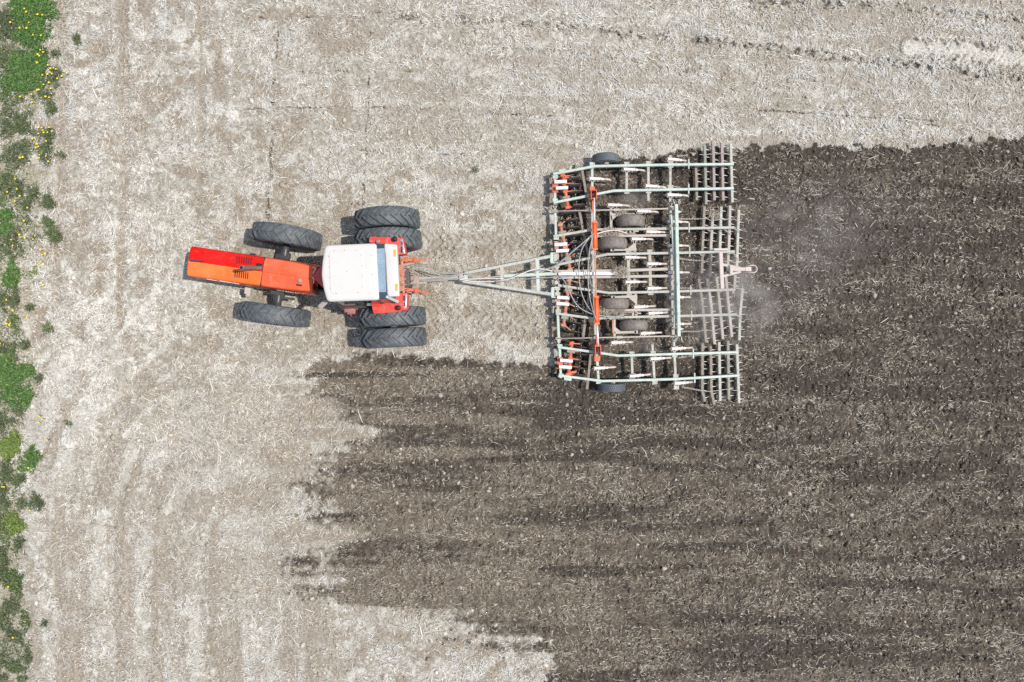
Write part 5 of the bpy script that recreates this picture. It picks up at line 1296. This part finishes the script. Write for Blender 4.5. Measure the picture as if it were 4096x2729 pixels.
# ---- hoses
def hose(pts, r=.016, mat='hose', label=None):
    q = [Vector(p) for p in pts]; out = []
    for i in range(len(q) - 1):
        p0 = q[max(i - 1, 0)]; p1 = q[i]; p2 = q[i + 1]; p3 = q[min(i + 2, len(q) - 1)]
        for k in range(6):
            t = k / 6; out.append(0.5 * ((2 * p1) + (p2 - p0) * t + (2 * p0 - 5 * p1 + 4 * p2 - p3) * t * t + (3 * p1 - p0 - 3 * p2 + p3) * t ** 3))
    out.append(q[-1]); mb = MB(); mb.tube(out, r, 7); part(mb, 'hydraulic_hose', mat, label)
def hz(f, pts, z): return [f(x, y, z if not isinstance(z, (list, tuple)) else z[i]) for i, (x, y) in enumerate(pts)]
hose(hz(Z6, ((-60, 520), (20, 500), (160, 445), (350, 290), (520, 150), (660, 30), (760, -60)), [.5, .55, .62, .72, .80, .84, .80]), .020)
hose(hz(Z6, ((720, -30), (640, 80), (580, 180), (538, 350), (532, 560), (548, 760), (600, 950), (690, 1110), (800, 1200), (960, 1240), (1140, 1245), (1240, 1215)), [.85, .82, .8, .72, .70, .66, .66, .68, .7, .7, .66, .6]), .017)
hose(hz(Z6, ((760, -60), (715, 120), (690, 280), (672, 540), (684, 820), (720, 1030), (770, 1200), (805, 1290)), [.82, .86, .86, .76, .70, .72, .80, .80]), .015)
hose(hz(Z6, ((785, 240), (735, 400), (700, 530), (705, 680), (735, 760), (785, 815)), [.8, .82, .76, .68, .74, .8]), .014)
hose(hz(Z6, ((215, 590), (300, 680), (360, 790), (430, 950), (520, 1080), (640, 1160), (790, 1215), (960, 1235), (1120, 1240), (1230, 1190)), [.62, .7, .72, .72, .72, .72, .72, .68, .62, .56]), .018)
hose(hz(Z4, ((610, 1400), (700, 1355), (800, 1320), (900, 1300), (1010, 1298), (1130, 1335)), [.74, .72, .68, .62, .60, .56]), .02, 'hose_pale')
hose(hz(Z6, ((250, 628), (400, 610), (560, 596), (690, 590)), [.6, .62, .62, .6]), .014)

# ---- tongue
zt = .52
mb = MB(); mb.sweep([Z3(870, 380, zt), Z3(1360, 287, zt), Z3(2046, 148, zt)], .088, .10); part(mb, 'tongue_beam', 'mint_dusty', 'upper arm of the A shaped tongue')
mb = MB(); mb.sweep([Z3(845, 488, zt), Z3(1380, 568, zt), Z3(2062, 668, zt)], .088, .10); part(mb, 'tongue_beam', 'mint_dusty', 'lower arm of the A shaped tongue')
for a, c_, mt in ((Z3(884, 372, zt + .004), Z3(886, 492, zt + .004), 'mint'), (Z3(1366, 290, zt + .004), Z3(1374, 558, zt + .004), 'tan'), (Z3(1846, 192, zt + .004), Z3(1857, 632, zt + .004), 'mint')):
    mb = MB(); mb.bar(a, c_, .105, .09); part(mb, 'tongue_crosspiece', mt)
mb = MB(); mb.bar(Z3(160, 463, .55), Z3(860, 440, .56), .11, .10); mb.box(tuple(Z3(822, 425, .58)), (.10, .22, .08)); mb.bar(Z3(160, 492, .52), Z3(640, 470, .54), .05, .06)
for x in (305, 370, 450): mb.tube([Z3(x, 452, .55), Z3(x, 452, .565)], .02, 8)
part(mb, 'tongue_bar', 'tan', 'straight dusty bar from the tractor hitch to the A frame')
mb = MB(); mb.box(tuple(Z3(140, 462, .52)), (.16, .34, .12)); mb.box(tuple(Z3(150, 420, .58)), (.09, .12, .08)); part(mb, 'hitch_clevis', 'grease')
mb = MB(); mb.bar(Z3(1392, 419, zt + .02), Z3(2112, 384, zt + .02), .095, .09); part(mb, 'tongue_centre_tube', 'mint')
for c, e0, e1 in (((2042, 175), (1940, 178), (2020, 165)), ((2054, 640), (1965, 640), (2035, 650))):
    mb = MB(); q = Z3(*c, .50); mb.box((q.x, q.y, .47), (.09, .26, .13)); mb.box((q.x + .05, q.y + .14, .46), (.16, .03, .10)); mb.box((q.x + .05, q.y - .14, .46), (.16, .03, .10)); mb.bar(Z3(*e0, .53), Z3(*e1, .53), .03, .03)
    part(mb, 'tongue_pivot', 'mint')
mb = MB(); mb.bar(Z3(1815, 195, .56), Z3(1822, 392, .56), .03, .03); mb.box(tuple(Z3(2120, 362, .58)), (.2, .06, .06)); part(mb, 'hose_clamp', 'bracket')
for pts, r, mt, zz in (((( 190, 320), (280, 305), (420, 335), (600, 385), (830, 383), (1000, 412), (1140, 440)), .014, 'hose', [.9, .88, .72, .64, .62, .6, .58]),
                     (((195, 312), (330, 315), (440, 365), (560, 412), (740, 405), (860, 380), (960, 400)), .014, 'hose', [.88, .86, .74, .66, .64, .62, .6]),
                     (((175, 490), (400, 455), (600, 440), (830, 400)), .018, 'hose', [.62, .64, .64, .63]),
                     (((180, 495), (450, 470), (640, 462), (800, 450), (870, 440)), .020, 'hose', [.60, .62, .62, .62, .6]),
                     (((800, 445), (930, 460), (1100, 455), (1380, 450)), .020, 'hose_pale', [.62, .56, .54, .62]),
                     (((800, 460), (930, 485), (1080, 497), (1280, 490), (1480, 455), (1620, 395), (1800, 330), (1930, 325), (2050, 355)), .018, 'hose_pale', [.62, .58, .54, .56, .62, .64, .62, .62, .6]),
                     (((1280, 492), (1500, 480), (1750, 455), (2050, 438), (2200, 425)), .014, 'hose', [.6, .62, .62, .62, .6]),
                     (((1720, 350), (1850, 345), (1960, 325), (2080, 285), (2200, 205), (2354, 65)), .017, 'hose', [.6, .62, .62, .64, .7, .78]),
                     (((1380, 420), (1100, 440), (960, 400)), .012, 'hose_pale', [.62, .56, .6])):
    hose(hz(Z3, pts, zz), r, mt)

# ---- gauge wheels
def small_tyre(R, W, ribs, smooth_round=False):
    mb = MB(); h = W / 2; r = R * .5
    if smooth_round: prof = [(r, -h * .6), (R * .66, -h * .95), (R * .82, -h), (R * .93, -h * .80), (R * .985, -h * .42), (R, 0), (R * .985, h * .42), (R * .93, h * .80), (R * .82, h), (R * .66, h * .95), (r, h * .6)]
    else:
        prof = [(r, -h * .7), (R * .68, -h), (R * .86, -h), (R * .95, -h * .84)]
        for y in np.linspace(-.7, .7, ribs):
            prof += [(R * .97, h * (y - .16)), (R, h * (y - .12)), (R, h * (y + .08)), (R * .97, h * (y + .12))]
        prof += [(R * .95, h * .84), (R * .86, h), (R * .68, h), (r, h * .7)]
    mb.lathe(prof, 40, 'Y', True); return mb
def gwheel(c, R, W, mat, kind, lab, rimmat='greywall'):
    mb = MB(); mb.lathe([(0, -.10), (.06, -.10), (.07, .10), (0, .10)], 14, 'Y')
    w = mb.build('gauge_wheel', M['bracket'], cult, (c.x - CO.x, c.y - CO.y, R - .03)); tag(w, lab)
    t = small_tyre(R, W, 4, kind == 'mud')
    if kind == 'lug':
        for i in range(44):
            for s in (-1, 0, 1):
                a = 2 * math.pi * (i + .5 * (s != 0)) / 44
                t.add([(r * math.sin(a + da), W * (.30 * s + y_), r * math.cos(a + da)) for r in (R * .97, R * 1.015) for da, y_ in ((-.05, -.09), (.03, -.09), (.05, .09), (-.03, .09))], [(0, 3, 2, 1), (4, 5, 6, 7), (0, 1, 5, 4), (1, 2, 6, 5), (2, 3, 7, 6), (3, 0, 4, 7)])
    t.build('tyre', M[mat], w)
    mb = MB(); r = R * .52; mb.lathe([(r, -W * .33), (r - .03, -W * .25), (r - .05, 0), (.05, .01), (0, .01)], 24, 'Y'); mb.lathe([(r, W * .33), (r - .03, W * .25), (r - .05, .03), (0, .03)], 24, 'Y')
    mb.build('rim', M[rimmat], w)
gwheel(P(2425, 633, .5), .385, .25, 'rubber_grey', 'rib', 'clean grey ribbed wheel outside the upper wing')
gwheel(P(2449, 1551, .5), .39, .24, 'rubber_grey', 'lug', 'grey lug tread wheel outside the lower wing')
gwheel(P(2524, 885, .5), .415, .33, 'rubber_mud', 'mud', 'mud caked inner wheel, topmost of four')
gwheel(P(2452, 974, .5), .425, .33, 'rubber_mud', 'mud', 'mud caked inner wheel, second of four from the top')
gwheel(P(2459, 1216, .5), .42, .31, 'rubber_mud', 'mud', 'mud caked inner wheel, third of four from the top')
gwheel(P(2537, 1301, .5), .41, .29, 'rubber_mud', 'mud', 'mud caked inner wheel, lowest of four')
# wheel arms: arm bar, gusset, cross tube
def arm(a, c_, gus, mat='tan'):
    mb = MB(); mb.bar(a, c_, .075, .07); mb.prism([w2(p) for p in gus], .43, .47); mb.box((c_.x, c_.y, c_.z - .05), (.10, .09, .10)); part(mb, 'wheel_arm', mat)
arm(Z4(905, 1070, .49), Z4(1225, 1076, .49), [Z4(*q, .47) for q in ((930, 1085), (1015, 1085), (1000, 1098), (940, 1152))])
arm(Z6(1435, 188, .49), Z6(1055, 192, .49), [Z6(*q, .47) for q in ((1285, 180), (1395, 92), (1420, 92), (1420, 185))])
arm(Z6(1445, 922, .49), Z6(1065, 940, .49), [Z6(*q, .47) for q in ((1310, 945), (1330, 930), (1448, 930), (1440, 1035), (1415, 1035))])
arm(Z6(1090, 1492, .49), Z6(1430, 1482, .49), [Z6(*q, .47) for q in ((1095, 1400), (1110, 1412), (1190, 1475), (1250, 1490), (1090, 1500))])
mb = MB(); mb.bar(Z6(1066, 1285, .50), Z6(1070, 1500, .50), .05, .08); part(mb, 'wheel_post', 'orange_dusty'); mb = MB(); mb.bar(Z6(1088, 1285, .49), Z6(1090, 1560, .49), .07, .09); part(mb, 'wheel_post', 'tan')
for q in (Z4(855, 345, .45), Z8(735, 760, .45)):
    mb = MB(); mb.box(tuple(q), (.12, .14, .12)); mb.box((q.x, q.y, q.z + .07), (.05, .05, .04)); part(mb, 'wheel_bracket', 'bracket', bevel=.01)
for a, c_ in ((Z4(800, 1345, .47), Z4(1130, 1340, .47)), (Z6(900, 1180, .47), Z6(1230, 1175, .47))):
    mb = MB(); mb.tube([a, c_], .05, 12); mb.tube([c_, c_ + Vector((.28, 0, 0))], .022, 8); mb.box((c_.x, c_.y, c_.z), (.06, .12, .12)); part(mb, 'depth_cylinder', 'grease')
mb = MB()
for a, c_ in ((Z4(840, 1283, .54), Z4(885, 1255, .54)), (Z6(985, 1250, .55), Z6(1040, 1285, .55)), (Z4(1230, 1305, .5), Z4(1305, 1308, .5)), (Z6(1440, 1188, .5), Z6(1505, 1190, .5))): mb.bar(a, c_, .04, .04)
part(mb, 'latch_pin', 'tan')

# ---- spike harrow bars
tb = MB(); tb.add([(0, -.012, 0), (0, .012, 0), (0, .012, -.03), (0, -.012, -.03), (.15, -.003, -.10), (.15, .003, -.10), (.155, .003, -.115), (.155, -.003, -.115)], [(0, 1, 2, 3), (4, 7, 6, 5), (0, 4, 5, 1), (1, 5, 6, 2), (2, 6, 7, 3), (3, 7, 4, 0)])
tooth0 = None; HZ = .22
def harrow(pts, mat, zz=HZ):
    global tooth0
    mb = MB(); mb.sweep(pts, .078, .07); L = sum((q - p).length for p, q in zip(pts[:-1], pts[1:])); n_ = max(3, int(L / .21)); acc = []
    for k in range(n_):
        s = L * (k + .5) / n_
        for p, q in zip(pts[:-1], pts[1:]):
            l = (q - p).length
            if s <= l: acc.append((p.lerp(q, s / l), math.atan2(q.y - p.y, q.x - p.x) + math.pi / 2)); break
            s -= l
    for c, an in acc: mb.lathe([(0, .008), (.014, .006), (.018, -.002)], 7, 'Z', True, tuple(c))
    h = part(mb, 'harrow_bar', mat)
    for c, an in acc:
        if tooth0 is None: t = tb.build('tooth', M['tooth'], h); tooth0 = t
        else: t = tooth0.copy(); COL.objects.link(t); t.parent = h
        t.location = c - CO + Vector((.037, 0, -.015)); t.rotation_euler = (0, 0, an if math.cos(an) > 0 else an + math.pi)
z = HZ
for a, c_, mt in (((640, 350), (655, 875), 'dirty_tan'), ((765, 115), (785, 932), 'dirty_mint'), ((882, 50), (900, 875), 'rusty'), ((1005, 70), (1022, 878), 'rusty'), ((1128, 85), (1150, 905), 'mint_dusty')):
    harrow([Z5(*a, z), Z5(*c_, z)], mt)
for a, b_, c_, mt in (((760, 960), (735, 1500), (815, 562), 'dirty_tan'), ((880, 1050), (852, 1500), (948, 612), 'tan'), ((995, 965), (978, 1500), (1093, 380), 'mint_dusty'), ((1118, 950), (1102, 1500), (1218, 530), 'tan'), ((1240, 1010), (1222, 1500), (1362, 560), 'mint_dusty')):
    harrow([Z5(*a, z), Z5(*b_, z), Z7(*c_, z)], mt)
for a, b_, c_, mt in (((768, 650), (820, 1000), (1745, 325), 'dirty_tan'), ((905, 648), (960, 1050), (1838, 345), 'tan'), ((1040, 568), (1095, 1050), (1928, 290), 'tan'), ((1184, 540), (1228, 1000), (2024, 265), 'tan')):
    harrow([Z7(*a, z), Z7(*b_, z), Z8(*c_, z)], mt)
harrow([Z7(1340, 590, z), Z7(1325, 795, z)], 'tan'); harrow([Z7(1455, 798, z), Z7(1415, 1200, z), Z8(2105, 302, z)], 'mint_dusty')
for pts, mt in ((((1706, 335), (1704, 850), (1732, 965)), 'dirty_tan'), (((1794, 365), (1802, 850), (1834, 1000)), 'dirty_tan'), (((1886, 320), (1898, 958)), 'mint_dusty'), (((1982, 306), (1992, 942)), 'dirty_mint'), (((2078, 346), (2102, 980)), 'mint_dusty')):
    harrow([Z8(*p, z) for p in pts], mt)
# wavy tie wires across the bars
def wire(f, pts, zz=.25):
    q = [f(x, y, zz) for x, y in pts]; hose(q, .009, 'wire') if False else None
    out = []
    for i in range(len(q) - 1):
        for k in range(6):
            t = k / 6; t2 = t * t * (3 - 2 * t); v = q[i].lerp(q[i + 1], t); v.y = q[i].y + (q[i + 1].y - q[i].y) * t2; out.append(v)
    out.append(q[-1]); mb = MB(); mb.tube(out, .009, 5); part(mb, 'tie_wire', 'wire')
wire(Z5, ((690, 238), (770, 246), (828, 232), (890, 236), (950, 226), (1012, 216), (1060, 228), (1120, 238), (1165, 228)))
wire(Z5, ((672, 1135), (780, 1132), (850, 1156), (920, 1152), (990, 1136), (1040, 1150), (1100, 1136), (1160, 1138), (1210, 1156), (1275, 1148)))
wire(Z7, ((735, 362), (870, 372), (960, 394), (1075, 382))); wire(Z7, ((1140, 380), (1230, 368), (1340, 396), (1415, 396)))
wire(Z7, ((780, 800), (860, 795), (940, 800), (1040, 768), (1095, 770))); wire(Z7, ((1160, 745), (1240, 738), (1310, 756), (1375, 748)))
wire(Z7, ((770, 1470), (880, 1450), (1000, 1462), (1110, 1430), (1240, 1392), (1340, 1410), (1450, 1412)))
wire(Z8, ((1640, 465), (1710, 470), (1780, 455), (1860, 465), (1950, 455), (2090, 456))); wire(Z8, ((1680, 845), (1760, 855), (1830, 850), (1900, 842), (1980, 830), (2060, 845), (2110, 838)))
# chains
def chain(a, c_, n_, sag=.03):
    mb = MB()
    for k in range(n_):
        t = (k + .5) / n_; p = a.lerp(c_, t); p.z -= sag * 4 * t * (1 - t); d = (c_ - a).normalized(); s = d.cross(Vector((0, 0, 1))).normalized(); u = s.cross(d)
        side = s if k % 2 == 0 else u; l = (c_ - a).length / n_ * .68; w_ = .020
        pts = [p + d * (l * math.cos(t_)) + side * (w_ * math.sin(t_)) for t_ in np.linspace(0, 2 * math.pi, 11)]
        mb.tube(pts, .0065, 5, False)
    part(mb, 'chain', 'wire')
chain(Z5(398, 1135, .50), Z5(672, 1135, .27), 15); chain(Z7(462, 330, .5), Z7(735, 365, .27), 15); chain(Z7(470, 795, .5), Z7(690, 798, .27), 12); chain(Z7(490, 1475, .5), Z7(772, 1475, .27), 15)
chain(Z8(1485, 808, .42), Z8(1685, 845, .25), 16); chain(Z8(1450, 490, .42), Z8(1645, 462, .27), 15); chain(Z5(380, 262, .42), Z5(525, 246, .3), 9); chain(Z5(320, 680, .42), Z5(430, 700, .3), 8)
for f_, a, c_ in ((Z5, (800, 1280), (860, 1310)), (Z5, (1035, 1280), (1130, 1345)), (Z5, (1180, 1268), (1245, 1315)), (Z7, (780, 255), (845, 300)), (Z7, (1315, 245), (1390, 350)), (Z7, (1345, 790), (1445, 812)), (Z7, (1365, 1222), (1440, 1260))):
    chain(f_(*a, .45), f_(*c_, .26), 7)
# rear hitch on the harrow carrier
zh = .66
mb = MB(); mb.bar(Z7(1112, 232, zh), Z7(1138, 802, zh), .105, .09); mb.bar(Z7(1145, 425, zh - .01), Z7(1428, 482, zh - .01), .07, .08); mb.bar(Z7(1150, 608, zh - .01), Z7(1426, 536, zh - .01), .07, .08)
mb.bar(Z7(1300, 500, zh + .03), Z7(1520, 495, zh + .03), .10, .09); mb.prism([w2(Z7(x, y, .72)) for x, y in ((1256, 436), (1298, 434), (1302, 578), (1262, 580))], .60, .72); mb.prism([w2(Z7(x, y, .6)) for x, y in ((1005, 172), (1218, 172), (1220, 200), (1006, 202))], .46, .60)
mb.bar(Z7(1500, 495, .70), Z7(1590, 495, .70), .12, .06)
part(mb, 'rear_hitch', 'hitch', 'pinkish dusty rear hitch with a round clevis')
c = Z7(1612, 496, .69); mb = MB(); mb.tube([c + Vector((-.16 + 0, .085, 0)), c + Vector((-.03, .10, 0))] + [c + Vector((.02 + .095 * math.cos(t), .10 * math.sin(t), 0)) for t in np.linspace(1.4, -1.4, 12)] + [c + Vector((-.03, -.10, 0)), c + Vector((-.16, -.085, 0))], .020, 8); part(mb, 'clevis_ring', 'shank')
# bolts and dark wear spots on the cross bars
mb = MB()
for f_, x, y in [(Z4, 655, 440), (Z4, 655, 620), (Z4, 1745, 460), (Z4, 1440, 470), (Z4, 1137, 560), (Z5, 284, 455), (Z5, 284, 540), (Z6, 190, 460), (Z6, 200, 720), (Z6, 1310, 760), (Z6, 1650, 700), (Z8, 945, 490), (Z8, 1180, 700), (Z8, 575, 670), (Z8, 1410, 560), (Z4, 145, 1120), (Z4, 430, 1322), (Z4, 527, 1304)]:
    q = f_(x, y, ZC_); mb.lathe([(0, .012), (.016, .012), (.018, -.01)], 8, 'Z', False, (q.x, q.y, ZC_ if f_ is not Z4 or y < 1300 else ZB_))
part(mb, 'bolt', 'grease')

# ---- straw wads caught on the frame
def wad(p, r, n_, lab):
    a = RNG.uniform(0, 6.28, n_); q = np.sqrt(RNG.random(n_)) * r
    V, Q, T_ = ribbons(np.cos(a) * q * 1.2, np.sin(a) * q * .7, RNG.uniform(-.10, .05, n_), RNG.uniform(0, 6.28, n_), RNG.uniform(.08, .26, n_), RNG.uniform(.008, .014, n_), RNG.normal(0, .15, n_), RNG.normal(0, .03, n_), RNG.normal(0, .03, n_),
                     np.array([0.40, 0.34, 0.27]) * RNG.uniform(.6, 1.25, (n_, 1)))
    o = np_mesh('straw_wad', V, Q, M['straw'], 'tone', T_.astype(np.float32)); o.location = p; tag(o, lab, 'straw wad', 'straw wads caught on the cultivator')
wad(Z6(1190, 545, .60), .20, 150, 'straw wad caught at the end of the pale centre tube')
wad(Z4(910, 1345, .55), .24, 170, 'straw wad packed above the second mud caked wheel')
wad(Z6(930, 1165, .55), .20, 140, 'straw wad packed below the third mud caked wheel, to the left')
wad(Z6(1160, 1180, .53), .17, 110, 'straw wad packed below the third mud caked wheel, to the right')
wad(Z4(1075, 1055, .52), .13, 70, 'small straw wad on the arm of the topmost muddy wheel')
wad(Z5(890, 1070, .24), .16, 55, 'straw wad hung over a harrow bar of the centre section')

# ------------------------------------------------------------------ dust blown up behind the machine
def dust(px, py, rx, ry, rz, dens, lab):
    m, nt, b = new_mat('dust_air'); nt.nodes.remove(b)
    out = nt.nodes['Material Output']
    tc = node(nt, 'ShaderNodeTexCoord').outputs['Object']
    ln = node(nt, 'ShaderNodeVectorMath', operation='LENGTH'); nt.links.new(tc, ln.inputs[0])
    fo = node(nt, 'ShaderNodeMapRange', interpolation_type='SMOOTHSTEP'); nt.links.new(ln.outputs['Value'], fo.inputs[0]); fo.inputs[1].default_value = 0.95; fo.inputs[2].default_value = 0.0; fo.inputs[3].default_value = 0.0; fo.inputs[4].default_value = 1.0
    nz = noise(nt, node(nt, 'ShaderNodeNewGeometry').outputs['Position'], 1.6, 3, 0.55)
    mu = node(nt, 'ShaderNodeMath', operation='MULTIPLY'); nt.links.new(fo.outputs[0], mu.inputs[0]); nt.links.new(ramp(nt, nz, 0.36, 0.68), mu.inputs[1])
    m2 = node(nt, 'ShaderNodeMath', operation='MULTIPLY'); nt.links.new(mu.outputs[0], m2.inputs[0]); m2.inputs[1].default_value = dens
    pv = node(nt, 'ShaderNodeVolumePrincipled'); pv.inputs['Color'].default_value = (0.96, 0.90, 0.83, 1); pv.inputs['Anisotropy'].default_value = 0.0
    nt.links.new(m2.outputs[0], pv.inputs['Density']); nt.links.new(pv.outputs[0], out.inputs['Volume'])
    bm = bmesh.new(); bmesh.ops.create_icosphere(bm, subdivisions=2, radius=1.0); me = bpy.data.meshes.new('dust_cloud'); bm.to_mesh(me); bm.free(); me.materials.append(m)
    o = bpy.data.objects.new('dust_cloud', me); COL.objects.link(o); o.location = P(px, py, rz * .8); o.scale = (rx, ry, rz)
    tag(o, lab, 'dust', kind='stuff')
dust(2900, 1200, 2.4, 1.9, .75, 1.15, 'pale dust drifting off the lower harrow bars')
dust(3350, 880, 4.2, 2.0, .6, .30, 'thin veil of dust over the fresh soil behind the harrow')
dust(3150, 1050, 3.2, 3.2, .6, .28, 'wide thin dust veil trailing behind the whole harrow')
dust(2500, 800, 1.5, .55, .45, .9, 'faint dust between the upper wing and the centre frame')
dust(2560, 1385, 1.5, .5, .45, .9, 'faint dust between the lower wing and the centre frame')
